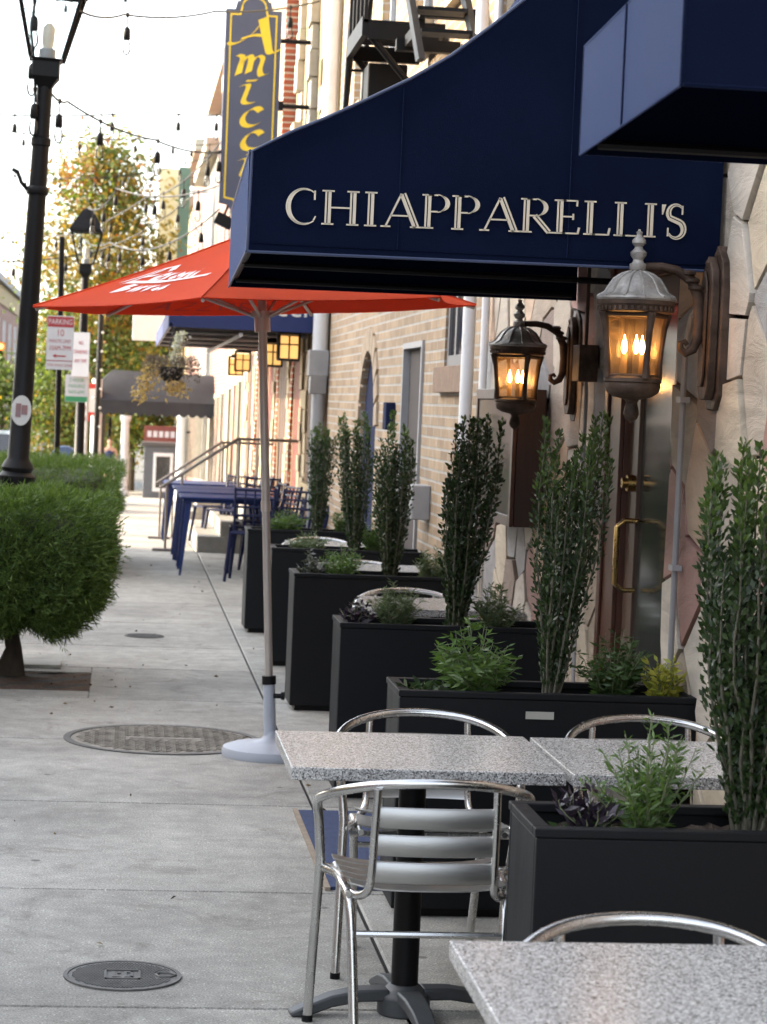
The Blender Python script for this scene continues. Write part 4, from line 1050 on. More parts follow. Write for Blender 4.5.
ARCH = (17.85, 19.05, .12, 2.12, True); SDOOR = (15.05, 16.1, .05, 2.14); WIN = (13.15, 14.1, 1.95, 3.3)
UPW = [(13.3, 14.3, 4.3, 6.0), (15.4, 16.4, 4.3, 6.0), (17.6, 18.6, 4.3, 6.0), (19.8, 20.8, 4.3, 6.0)]
g = facade(BBY0, BBY1, 0, 3.45, [ARCH, SDOOR, WIN]); g = facade(BBY0, BBY1, 3.45, 7.4, UPW, g=g)
g.box(XW + .242, 9, BBY0 + .02, BBY1 - .02, 0, 7.3)
g.obj('wall', TANBR, bb)
g = G(); g.box(XW - .10, XW + .1, BBY0, BBY1, 7.4, 7.52); g.box(XW - .18, XW + .1, BBY0, BBY1, 7.521, 7.7)
g.obj('cornice', mat('cornice', (.40, .36, .30), .8, 0, .1, 4), bb)
NAVYD = mat('navy door paint', (.012, .018, .055), .8, 0, .1, 5, spec=.1)
g = G(); g.prism([(ARCH[0] + .002, .122)] + [(18.45 - .598 * cos(pi * i / 16), 1.52 + .598 * sin(pi * i / 16)) for i in range(17)] + [(ARCH[1] - .002, .122)], 'X', XW + .035, XW + .08)
for (a, b) in ((.1, .52), (.68, 1.1)):
    g.box(XW + .022, XW + .034, ARCH[0] + a, ARCH[0] + b, .3, 1.0); g.box(XW + .022, XW + .034, ARCH[0] + a, ARCH[0] + b, 1.1, 1.5)
dd = g.obj('door', NAVYD, bb, .003)
g = G(); g.lathe([(.03, 0), (.03, .02)], 12, (XW + .022, ARCH[0] + .6, 1.05)); g.obj('handle', BRASS, dd)
g = G()
for i in range(11):      # soldier course round the arch
    a = pi * (i + .5) / 11; cy = (ARCH[0] + ARCH[1]) / 2; rr = .60; sp = 2.12 - .6
    cs_, sn = cos(a), sin(a)
    q = [(rr + .004, -.075), (rr + .20, -.09), (rr + .20, .09), (rr + .004, .075)]
    g.prism([(cy - (u * cs_ - v * sn), sp + u * sn + v * cs_) for u, v in q], 'X', XW - .022, XW + .02)
g.obj('arch_trim', mat('arch brick', (.40, .31, .22), .85, 0, .15, 9, .4, 60), bb, .003)
SD = mat('grey steel door', (.105, .092, .088), .8, 0, .08, 5, spec=.1)
g = G(); g.box(XW + .03, XW + .08, SDOOR[0] + .05, SDOOR[1] - .05, .06, 2.09); dd = g.obj('door', SD, bb, .003)
g = G(); g.box(XW - .02, XW + .06, SDOOR[0] + .001, SDOOR[0] + .045, .055, 2.135); g.box(XW - .02, XW + .06, SDOOR[1] - .045, SDOOR[1] - .001, .055, 2.135); g.box(XW - .02, XW + .06, SDOOR[0] + .046, SDOOR[1] - .046, 2.095, 2.135); g.obj('frame', GREYM, dd)
g = G(); g.box(XW - .01, XW + .03, SDOOR[1] - .22, SDOOR[1] - .10, 1.02, 1.22); g.tube([(XW - .03, SDOOR[1] - .16, 1.1), (XW - .03, SDOOR[1] - .30, 1.1)], .01, 8); g.obj('handle', BLK, dd)
G().box(XW - .07, XW - .001, 16.55, 16.75, 1.52, 1.72).obj('call_box', NAVYD, bb, .006)
G().box(XW - .12, XW - .001, 14.45, 14.7, .98, 1.2).obj('meter_box', GREYM, bb, .008)
g = G(); f = .07
for (a, b, c, d) in ((WIN[0], WIN[0] + f, WIN[2], WIN[3]), (WIN[1] - f, WIN[1], WIN[2], WIN[3]), (WIN[0] + f, WIN[1] - f, WIN[2], WIN[2] + f), (WIN[0] + f, WIN[1] - f, WIN[3] - f, WIN[3])): g.box(XW + .015, XW + .06, a + .002, b - .002, c + .002, d - .002)
for k in range(1, 3): g.box(XW + .02, XW + .05, WIN[0] + k * .95 / 3 - .03, WIN[0] + k * .95 / 3 + .03, WIN[2] + f, WIN[3] - f)
wn = g.obj('window', mat('grey window frame', (.15, .145, .15), .5), bb)
G().box(XW + .03, XW + .04, WIN[0] + f, WIN[1] - f, WIN[2] + f, WIN[3] - f).obj('pane', DKGLASS, wn)
G().box(XW - .05, XW + .06, WIN[0] - .12, WIN[1] + .12, WIN[2] - .16, WIN[2] - .003).obj('sill', mat('sill brick', (.24, .16, .11), .85, 0, .2, 10, .4, 50), wn, .004)
for o_ in UPW:
    ya, yb, za, zb = o_
    g = G()
    for (a, b, c, d) in ((ya, ya + .06, za, zb), (yb - .06, yb, za, zb), (ya + .061, yb - .061, za, za + .06), (ya + .061, yb - .061, zb - .06, zb), (ya + .061, yb - .061, (za + zb) / 2 - .03, (za + zb) / 2 + .03)): g.box(XW + .06, XW + .12, a + .001, b - .001, c + .001, d - .001)
    wn = g.obj('window', WHITE, bb)
    G().box(XW + .09, XW + .10, ya + .06, yb - .06, za + .06, zb - .06).obj('pane', DKGLASS, wn)
    G().box(XW - .06, XW + .06, ya - .08, yb + .08, za - .12, za - .002).obj('sill', WHSTONE, wn)
# drainpipes
g = G(); g.tube([(XW - .075, 12.62, .05), (XW - .075, 12.62, 7.2)], .036, 14)
for zz in (.9, 2.6, 4.4): g.box(XW - .13, XW - .01, 12.55, 12.69, zz, zz + .04)
g.obj('drainpipe', WHITE, bb)
g = G(); g.tube([(XW - .05, 12.2, .05), (XW - .05, 12.2, 7.0)], .022, 12); g.obj('drainpipe', WHITE, rest)
g = G(); g.tube([(XW - .09, 22.25, 2.2), (XW - .09, 22.25, 7.3)], .075, 14); dp = g.obj('drainpipe', WHITE, bb)
g = G(); g.box(XW - .20, XW - .01, 22.12, 22.38, 1.95, 2.2); g.prism([(22.12, 1.95), (22.38, 1.95), (22.32, 1.78), (22.18, 1.78)], 'X', XW - .18, XW - .02); g.tube([(XW - .09, 22.25, .05), (XW - .09, 22.25, 1.79)], .065, 14); g.obj('collector', GREYM, dp, .006)
# fire escape
fe = thing('fire_escape', 'black iron fire escape on the blond brick wall above the awning', 'fire escape', (0, 0, 0))
FZ = 4.12; fx = 1.41
g = G(); ya, yb = 14.55, 15.55
for k in range(int((yb - ya) / .08)): g.box(fx, XW - .02, ya + k * .08, ya + k * .08 + .028, FZ - .02, FZ)
g.box(fx - .01, fx + .03, ya, yb, FZ - .10, FZ + .02); g.box(XW - .06, XW - .02, ya, yb, FZ - .09, FZ - .021)
for yy in (ya, yb - .05): g.box(fx + .031, XW - .061, yy, yy + .05, FZ - .12, FZ - .021)
g.obj('platform', BLK, fe)
for yy in (ya + .03, yb - .03): G().tube([(fx + .05, yy, FZ - .10), (XW - .02, yy, FZ - .62)], .022, 8).obj('bracket', BLK, fe)
g = G()
for zz in (.35, .65, .95): g.tube([(XW - .03, ya, FZ + zz), (fx + .01, ya, FZ + zz), (fx + .01, yb, FZ + zz), (XW - .03, yb, FZ + zz)], .016, 6)
for k in range(5): g.tube([(fx + .01, ya + (yb - ya) * k / 4, FZ), (fx + .01, ya + (yb - ya) * k / 4, FZ + .95)], .014, 6)
g.obj('railing', BLK, fe)
g = G()
for xx in (1.50, 1.82): g.box(xx, xx + .035, -.07, .07, 0, 2.9, R=lambda p: (p[0], 14.5 - p[2] * .72 + p[1], FZ + .95 - p[2] * .52))
for k in range(9):
    q = .15 + k * .3; g.box(1.536, 1.819, 14.5 - q * .72 - .09, 14.5 - q * .72 + .09, FZ + .95 - q * .52, FZ + .97 - q * .52)
g.obj('stair', BLK, fe)
g = G(); g.box(1.55, XW - .01, 13.9, 13.97, 3.84, 3.91); g.box(1.60, XW - .01, 13.2, 13.27, 3.93, 3.99); g.box(1.60, 1.64, 13.271, 13.899, 3.86, 3.93); g.obj('beam', BLK, fe)
g = G()
for xx in (fx - .02, fx + .10): g.tube([(xx, 15.62, 2.9), (xx + .03, 15.6, 4.2), (xx + .10, 15.55, 5.6)], .018, 6)
g.tube([(fx - .04, 15.7, 2.75), (fx + .03, 15.65, 4.0), (fx + .12, 15.6, 5.4)], .013, 6)
for k in range(8): g.tube([(fx - .02 + .008 * k, 15.62, 3.05 + k * .3), (fx + .10 + .008 * k, 15.62, 3.05 + k * .3)], .01, 6)
g.obj('drop_ladder', BLK, fe)
g = G(); g.box(fx + .10, fx + .36, 15.15, 15.45, 3.62, 3.94); g.box(fx + .16, fx + .40, 14.95, 15.14, 3.44, 3.66); g.obj('counterweight', BLK, fe, .01)

# ------------------------------------------------------------------ white-trimmed building with blue awning and lanterns
wb = thing('white_building', 'white trimmed brick building with brown shutters behind the blue tables', 'building', (0, 0, 0))
WY0, WY1 = 22.4, 38.0
BRN = mat('brown shutter', (.075, .038, .022), .55, 0, .2, 6, .2, 40, stretch=(1, 1, .4))
RDD = mat('red brown door', (.16, .035, .022), .5, 0, .15, 6)
ops = [(23.3, 24.5, .85, 2.35), (25.6, 26.6, .5, 2.5), (27.8, 29.2, .6, 2.5), (30.4, 31.5, .3, 2.5), (32.6, 33.8, .5, 2.4), (35.2, 36.4, .2, 2.4)]
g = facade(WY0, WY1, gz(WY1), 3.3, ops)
up = [(23.6, 24.7, 3.9, 5.7), (25.6, 26.7, 3.9, 5.7), (30.4, 31.5, 3.9, 5.7), (33, 34.1, 3.9, 5.7)]
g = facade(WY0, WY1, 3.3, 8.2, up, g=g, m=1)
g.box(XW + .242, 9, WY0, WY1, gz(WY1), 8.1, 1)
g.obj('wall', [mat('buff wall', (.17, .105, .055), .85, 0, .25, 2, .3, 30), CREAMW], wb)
for i, (ya, yb, za, zb) in enumerate(ops):
    g = G()
    for k in range(7): g.box(XW + .004 + (k % 2) * .006, XW + .05, ya + (yb - ya) * k / 7 + .002, ya + (yb - ya) * (k + 1) / 7 - .004, za + .002, zb - .002)
    g.obj('shutter' if i != 1 and i != 3 else 'door', RDD if i in (1, 3) else BRN, wb)
G().box(XW - .06, XW + .08, 23.22, 24.58, .70, .848).obj('sill', CREAMW, wb, .005)
rn = random.Random(4)
CQ = mat('cream quoin', (.36, .30, .20), .8, 0, .16, 6, .5, 25)
for yy in (22.42, 22.95, 24.62, 25.2, 26.75, 27.3, 29.4, 29.95, 31.7, 32.2, 34.0, 34.6, 36.6, 37.2):
    z = gz(yy); g = G()
    red = yy in (26.75, 29.4, 31.7, 34.0)
    while z < 3.25:
        h = rn.uniform(.13, .26); d = rn.uniform(.012, .035)
        g.box(XW - d, XW - .001, yy + rn.uniform(0, .04), yy + .30 + rn.uniform(0, .12), z, min(3.28, z + h - .012)); z += h
    g.obj('brick_pier' if red else 'quoin_column', REDBR if red else CQ, wb, .005)
for (ya, yb, za, zb) in up:
    g = G(); g.box(XW + .07, XW + .12, ya + .001, ya + .07, za, zb); g.box(XW + .07, XW + .12, yb - .07, yb - .001, za, zb); g.box(XW + .07, XW + .12, ya + .071, yb - .071, (za + zb) / 2 - .03, (za + zb) / 2 + .03)
    wn = g.obj('window', WHITE, wb); G().box(XW + .09, XW + .1, ya + .07, yb - .07, za, zb).obj('pane', DKGLASS, wn)
for yy in (22.5, 23.2, 25.0, 27.0):      # rough upper pilasters catching the sun
    z = 3.3; g = G()
    while z < 8.0:
        h = rn.uniform(.22, .42); d = rn.uniform(.03, .11)
        g.box(XW - d, XW - .001, yy + rn.uniform(0, .05), yy + .32 + rn.uniform(0, .2), z, z + h - .015); z += h
    g.obj('pilaster', WHSTONE, wb, .008)
G().box(XW - .16, XW - .001, 28.3, 28.75, 3.0, 8.3).obj('brick_pier', REDBR, wb)
g = G(); g.box(XW - .25, XW + .2, WY0, WY1, 8.2, 8.6); g.obj('cornice', WHSTONE, wb)

ba = thing('blue_awning', 'long blue awning over the lit square lanterns, half hidden by the red umbrella', 'awning', (0, 0, 0))
BLUEC = mat('blue canvas', (.012, .026, .12), .65, 0, .1, 4, .15, 200)
LY0, LY1, LX, LZ = 22.45, 31.5, .40, 2.37
pr = [(LX, LZ), (XW, LZ), (XW, LZ + .95), (LX, LZ + .17)]
G().prism(pr, 'Y', LY0, LY0 + .006).obj('end_panel', BLUEC, ba); G().prism(pr, 'Y', LY1 - .006, LY1).obj('end_panel', BLUEC, ba)
g = G()
n = 22
for k in range(n):      # scalloped front valance
    ya, yb = LY0 + (LY1 - LY0) * k / n, LY0 + (LY1 - LY0) * (k + 1) / n
    g.prism([(ya, LZ + .17)] + [(ya + (yb - ya) * j / 6, LZ - .012 * sin(pi * j / 6)) for j in range(7)] + [(yb, LZ + .17)], 'X', LX - .006, LX - .001)
g.obj('valance', BLUEC, ba)
g = G(); g.add([(LX, LY0, LZ + .17), (XW, LY0, LZ + .95), (XW, LY1, LZ + .95), (LX, LY1, LZ + .17)], [(0, 1, 2, 3)]); g.obj('canopy', BLUEC, ba, fix=False)
g = G()
for k in range(5):
    yy = LY0 + .05 + (LY1 - LY0 - .1) * k / 4; g.tube([(LX + .02, yy, LZ + .02), (XW, yy, LZ + .02)], .018, 6)
G().box(LX + .01, XW - .005, LY0 + .012, LY1 - .012, LZ + .045, LZ + .06).obj('shade_board', mat('black lining', (.008, .008, .012), .9, spec=.1), ba)  # added black board, stands in for the deep shade under the awning
g.tube([(LX + .02, LY0, LZ + .02), (LX + .02, LY1, LZ + .02)], .018, 6); g.tube([(1.1, LY0, LZ - .05), (1.1, LY1, LZ - .05)], .022, 6); g.obj('frame', GREYM, ba)

def text_mesh(s, size, name, m, parent, loc, rot=(pi / 2, 0, 0), sx=1, ext=.001, align='CENTER'):
    cu = bpy.data.curves.new(name, 'FONT'); cu.body = s; cu.size = size; cu.align_x = align; cu.extrude = ext; cu.resolution_u = 3
    tmp = bpy.data.objects.new(name, cu); COL.objects.link(tmp)
    dg = bpy.context.evaluated_depsgraph_get(); me = bpy.data.meshes.new_from_object(tmp.evaluated_get(dg))
    bpy.data.objects.remove(tmp); me.name = name
    me.transform(Matrix.Translation(loc) @ Matrix.Rotation(rot[2], 4, 'Z') @ Matrix.Rotation(rot[0], 4, 'X') @ Matrix.Diagonal((sx, 1, 1, 1)))
    me.materials.clear(); me.materials.append(m)
    o = bpy.data.objects.new(name, me); COL.objects.link(o)
    if parent: o.parent = parent
    return o
WLET = mat('white lettering', (.7, .7, .68), .6, 0, .03, 5)
text_mesh("Amicci's", .28, 'lettering', WLET, ba, (1.42, LY0 - .004, LZ + .15), sx=1.1)

LAMPA = emis('lit amber shade', (1.0, .53, .16), .20)
wl = thing('square_lantern', 'lit square amber lantern nearest the umbrella pole, highest of four', 'wall lantern', (1.60, 22.9, 2.23), 0, 'lit square lanterns below the blue awning')
g = G(); g.box(-.095, .095, -.095, .095, -.11, .11); g.obj('shade', LAMPA, wl)
g = G()
for sx in (-1, 1):
    for sy in (-1, 1): g.box(sx * .1 - .012, sx * .1 + .012, sy * .1 - .012, sy * .1 + .012, -.125, .125)
for s in (-1, 1):
    g.box(-.008, .008, s * .1 - .006, s * .1 + .006, -.11, .11); g.box(s * .1 - .006, s * .1 + .006, -.008, .008, -.11, .11); g.box(-.088, .088, s * .1 - .006, s * .1 + .006, .02, .034)
g.box(-.115, .115, -.115, .115, .126, .15); g.box(-.105, .105, -.105, .105, -.135, -.111); g.box(-.07, .07, -.07, .07, .151, .18); g.obj('frame', BLK, wl)
g = G(); g.tube([(0, 0, .18), (0, 0, .24), (.34, 0, .24)], .014, 6); g.box(.32, .35, -.05, .05, .1, .3); g.obj('bracket', BLK, wl)
dup(wl, (1.60, 25.4, 2.20), 0, 'lit square amber lantern just right of the umbrella pole, second of four')
dup(wl, (1.60, 31.9, 2.21), 0, 'lit square amber lantern left of the umbrella pole, third of four')
dup(wl, (1.60, 33.8, 2.17), 0, 'lit square amber lantern farthest left of four, lowest in the picture')

# stoop with rails
sp = thing('door_stoop', 'stone steps with thin iron handrails behind the blue tables', 'steps', (0, 0, 0))
g = G()
for k, (x0, z1) in enumerate(((.85, .17), (1.10, .34), (1.35, .5))): g.box(x0, XW - .1, 25.4 + .02 * k, 27.0 - .02 * k, gz(26) - .05 - .01 * k, z1 - .03 * 0)
g.obj('steps', STEP, sp, .01)
for yy in (25.45, 29.6):
    g = G(); d = gz(yy)
    g.tube([(.50, yy, d), (.50, yy, .74 + d)], .015, 6); g.tube([(1.28, yy, .3 + d), (1.28, yy, 1.27 + d)], .016, 6); g.tube([(.66, yy, d + .02), (.66, yy, .85 + d)], .012, 6)
    for k in range(5): g.tube([(1.38 + k * .11, yy, .5 + d), (1.38 + k * .11, yy, 1.25 + d)], .009, 6)
    g.tube([(.44, yy, .71 + d), (1.26, yy, 1.27 + d), (XW - .02, yy, 1.27 + d)], .018, 8); g.box(.36, .64, yy - .1, yy + .1, d, d + .03)
    g.obj('handrail', mat('worn handrail', (.20, .17, .15), .45, .4, .15, 8), sp)
sp2 = thing('door_stoop', 'sunlit brick and stone steps farther along behind the handrails', 'steps', (0, 0, 0))
g = G()
for k, (x0, z1) in enumerate(((.95, .17), (1.20, .34), (1.45, .5))): g.box(x0, XW - .1, 29.75 + .02 * k, 31.6 - .02 * k, gz(31) - .05 - .01 * k, gz(30) + z1)
g.obj('steps', STEP, sp2, .01)

# blue metal tables and chairs
bt = thing('blue_table', 'blue metal table nearest the planters, its splayed legs at the pavement joint', 'table', (1.02, 22.3, 0), 0, 'blue metal tables in a row')
g = G(); g.box(-.46, .46, -.42, .42, .728, .75); g.box(-.43, .43, -.39, .39, .695, .7275); g.obj('tabletop', BLUEM, bt, .008)
for sx in (-1, 1):
    for sy in (-1, 1):
        vs = []
        for (q, z, w_) in ((1.0, 0, .011), (.86, .696, .03)):
            for dx, dy in ((-w_, -w_), (w_, -w_), (w_, w_), (-w_, w_)): vs.append((sx * .44 * q + dx, sy * .40 * q + dy, z))
        g = G().add(vs, [(0, 1, 5, 4), (1, 2, 6, 5), (2, 3, 7, 6), (3, 0, 4, 7), (0, 3, 2, 1), (4, 5, 6, 7)]); g.obj('leg', BLUEM, bt)
dup(bt, (1.02, 23.45, 0), 0, 'second blue metal table, just behind the nearest one')
dup(bt, (1.00, 24.35, 0), 0, 'third blue metal table, just before the stone steps')
dup(bt, (.98, 28.0, gz(28.0)), 0, 'blue metal table in the sun beyond the handrail')
dup(bt, (.98, 29.6 + .1, gz(29.7)), 0, 'farthest blue metal table, pale in the sun')
bc = thing('blue_chair', 'dark blue metal chair with slatted back, nearest the farthest planter', 'chair', (1.72, 21.75, 0), pi / 2, 'dark blue metal chairs by the blue tables')
g = G(); g.box(-.19, .19, -.18, .20, .44, .46); g.obj('seat', BLUED, bc, .006)
g = G()
for s in (-1, 1): g.tube([(s * .18, -.19, .46), (s * .19, -.26, .86)], .014, 6)
for zz in (.60, .68, .76, .84): g.tube([(-.187, -.215 - (zz - .6) * .17, zz), (.187, -.215 - (zz - .6) * .17, zz)], .012, 6)
for xx in (-.09, 0, .09): g.tube([(xx, -.20, .5), (xx, -.255, .84)], .009, 6)
g.obj('backrest', BLUED, bc)
for sx in (-1, 1):
    for sy in (-1, 1): G().tube([(sx * .17, sy * .17, .44), (sx * .21, sy * .22, .0)], [.024, .016], 6).obj('leg', BLUED, bc)
for (x, y, rz, lab) in ((1.72, 22.5, pi / 2, 'dark blue metal chair, second from the farthest planter'), (1.70, 23.3, pi / 2, 'dark blue metal chair, third along beside the brick corner'),
                        (1.70, 24.2, pi / 2, 'dark blue metal chair, fourth along, in front of the brown shutter'),
                        (1.50, 21.6, pi * .75, 'dark blue metal chair turned toward the camera beside the farthest planter'), (1.46, 22.7, pi * .6, 'dark blue metal chair tucked beside the second blue table'), (1.40, 23.6, pi * .55, 'dark blue metal chair tucked at the right of the third blue table'), (1.25, 26.9, pi * .8, 'dark blue metal chair standing on the pavement behind the steps'), (1.27, 22.55, pi * .5, 'dark blue metal chair pushed under the nearest blue table from the wall side'), (1.22, 21.5, pi * .95, 'dark blue metal chair at the near end of the nearest blue table'), (1.15, 29.0, pi * .6, 'dark blue metal chair between the two sunlit tables'),
                        (1.45, 24.7, pi * .9, 'dark blue metal chair turned toward the camera at the steps'), (1.55, 27.8, pi / 2, 'dark blue metal chair in the sun by the first sunlit table'), (1.50, 28.9, pi / 2, 'dark blue metal chair in the sun by the farthest table')):
    dup(bc, (x, y, gz(y)), rz, lab)

# hanging basket of dried flowers
hb = thing('hanging_basket', 'hanging basket of dried flowers at the corner of the blue awning', 'hanging basket', (.43, 22.0, 1.95)); hb.scale = (.78, .78, .8)
g = G(); g.lathe([(.03, -.16), (.10, -.13), (.15, -.05), (.165, .03), (.15, .03)], 16); g.obj('pot', mat('black basket', (.012, .012, .012), .8, 0, .3, 20, .4, 60), hb)
g = G()
for k in range(3): a = 2 * pi * k / 3; g.tube([(.15 * cos(a), .15 * sin(a), .03), (.02, .2, .52)], .005, 5)
g.obj('chain', BLK, hb)
np.random.seed(60); n = 1500
a = np.random.rand(n) * 2 * pi; el = np.random.rand(n) ** .7 * 1.4 - .5
P_ = np.stack([np.cos(a) * .10, np.sin(a) * .10, np.full(n, .03)], 1); D_ = np.stack([np.cos(a) * np.cos(el), np.sin(a) * np.cos(el), np.sin(el)], 1)
q = np.random.rand(n) ** .5; P_ = P_ + D_ * (q * .27)[:, None]; P_[:, 2] -= (q * .27) ** 2 * 1.2
V, F_ = leafquads(P_, D_ + np.random.normal(size=(n, 3)) * .6, .045, .014)
raw_obj('dried_stems', V, F_, leafmat('dried stem', (.10, .075, .06), (.22, .18, .15), .8, .1), hb)
n = 420; c_ = np.array([(-.30, 0, -.16), (-.22, -.1, -.05), (.12, -.05, -.2), (-.36, .0, -.3), (.02, -.15, -.22)])
P_ = c_[np.random.randint(0, 5, n)] + np.random.normal(size=(n, 3)) * .055
V, F_ = leafquads(P_, np.random.normal(size=(n, 3)) + np.array([0, 0, -.5]), .06, .03)
raw_obj('dried_leaves', V, F_, leafmat('straw leaf', (.42, .28, .12), (.62, .46, .22), .7, .25), hb)
n = 260; P_ = np.stack([np.linspace(0, .12, n), np.zeros(n), np.linspace(.1, .45, n)], 1) + np.random.normal(size=(n, 3)) * .028
V, F_ = leafquads(P_, np.random.normal(size=(n, 3)), .05, .03); raw_obj('white_flowers', V, F_, leafmat('white dried flower', (.5, .5, .47), (.66, .66, .62), .8, .2), hb)

# ------------------------------------------------------------------ blade sign
YELL = mat('yellow sign paint', (.88, .64, .035), .5, 0, .04, 6)
SIGNB = mat('slate blue sign', (.075, .088, .145), .55, 0, .08, 3)
sg = thing('blade_sign', "tall slate blue blade sign reading Amicci's in yellow script", 'sign', (1.235, 25.2, 0))
sx0, sx1, st_, sb = -.30, .31, 5.93, 3.72
def signpoly(i):
    a, b, t_, c = sx0 + i, sx1 - i, st_ - i, sb + i
    top = [(b, t_ - .02), (b - .10, t_ - .02), (b - .12, t_ + .07)] + [((a + b) / 2 + (b - a) * .26 * cos(pi * j / 8), t_ + .07 + .10 * sin(pi * j / 8)) for j in range(0, 9)] + [(a + .12, t_ + .07), (a + .10, t_ - .02), (a, t_ - .02)]
    bot = [(a, c + .10), (a + .10, c + .08), (a + .16, c - .03), ((a + b) / 2, c - .12), (b - .16, c - .03), (b - .10, c + .08), (b, c + .10)]
    return top + bot
G().prism(signpoly(0), 'Y', -.05, .05).obj('panel', SIGNB, sg, .006)
g = G(); o_, i_ = signpoly(.05), signpoly(.066); n = len(o_)
for k in range(n): g.prism([o_[k], o_[(k + 1) % n], i_[(k + 1) % n], i_[k]], 'Y', -.056, -.0505)
g.obj('border', YELL, sg)
def nib(g, pts, x0, z0, k, w=(.5, .5), nb=(.55, .35), cl=False):
    """broad-nib stroke: pts in letter units, scale k"""
    P_ = [Vector((p[0], p[1], 0)) for p in pts]; out = []
    for i in range(len(P_) - 1):
        a, b, c, d = P_[max(0, i - 1)], P_[i], P_[i + 1], P_[min(len(P_) - 1, i + 2)]
        for j in range(6):
            u = j / 6; out.append(.5 * ((2 * b) + (c - a) * u + (2 * a - 5 * b + 4 * c - d) * u * u + (3 * b - a - 3 * c + d) * u ** 3))
    out.append(P_[-1]); n = len(out); W = []
    for i, p in enumerate(out):
        ww = w[0] + (w[1] - w[0]) * i / (n - 1); W.append((nb[0] * ww, nb[1] * ww))
    for i in range(n - 1):
        a, b = out[i], out[i + 1]; wa, wb_ = W[i], W[i + 1]
        q = [(a.x - wa[0], a.y - wa[1]), (b.x - wb_[0], b.y - wb_[1]), (b.x + wb_[0], b.y + wb_[1]), (a.x + wa[0], a.y + wa[1])]
        g.prism([(x0 + u * k, z0 + v * k) for u, v in q], 'Y', -.056 - .0004 * (i % 3), -.0505)
g = G(); K = .00223
def px(x, y):       # sign-sheet pixel to local metres
    return ((x - (65 - .063 * (y - 65))) * K + sx0, st_ - (y - 65) * K - .02 - (x - 65) * K * .04)
def pst(pts, w, nb=(9, 5)): nib(g, [px(*p) for p in pts], 0, 0, 1, (w[0] * K * 1.7, w[1] * K * 1.7), nb)
pst([(252, 92), (228, 130), (180, 185), (125, 222), (88, 235), (72, 228)], (.55, .9), (6, 5)); pst([(246, 95), (253, 150), (262, 210), (272, 258), (300, 255), (316, 240)], (1.6, .7), (9, 4)); pst([(135, 205), (200, 182), (262, 180)], (.5, .7), (5, 6))
pst([(118, 285), (140, 292), (130, 330), (116, 378)], (.8, 1.3), (8, 4)); pst([(130, 330), (165, 285), (182, 295), (165, 365)], (.7, 1.3), (8, 4)); pst([(175, 325), (212, 282), (238, 290), (222, 345), (228, 372), (252, 365)], (.7, 1.1), (8, 4))
pst([(205, 398), (165, 405), (160, 402)], (.8, .6), (7, 4)); pst([(130, 432), (165, 425), (150, 470), (138, 505), (155, 515), (185, 508)], (.8, .9), (9, 4))
for dy in (0, 112): pst([(222, 545 + dy), (200, 532 + dy), (160, 550 + dy), (132, 590 + dy), (140, 618 + dy), (175, 622 + dy), (208, 606 + dy)], (1.0, .8), (9, 6))
pst([(185, 752), (150, 760)], (.8, .6), (7, 4)); pst([(115, 790), (150, 782), (135, 825), (122, 858), (140, 866), (170, 858)], (.8, .9), (9, 4))
pst([(140, 895), (122, 912)], (1.2, .4), (9, 5)); pst([(150, 935), (118, 945), (120, 962), (140, 975), (128, 992), (92, 985)], (.9, .9), (9, 5))
g.obj('lettering', YELL, sg)
g = G(); g.tube([(.31, 0, 5.6), (.71, 0, 5.6)], .025, 6); g.tube([(.31, 0, 4.9), (.71, 0, 4.9)], .025, 6); g.box(.31, .36, -.03, .03, 4.85, 4.95); g.obj('bracket', BLK, sg)
fl = thing('flood_lamp', 'small black flood lamp under the lower corner of the blade sign', 'flood lamp', (1.0, 25.2, 3.62))
g = G(); g.box(-.10, .10, -.07, .07, -.06, .07, R=lambda p: (p[0] * .9 + p[2] * .4, p[1], p[2] * .9 - p[0] * .4)); g.obj('housing', BLK, fl, .01)
g = G(); g.tube([(0, 0, .06), (.05, 0, .2)], .015, 6); g.obj('bracket', BLK, fl)

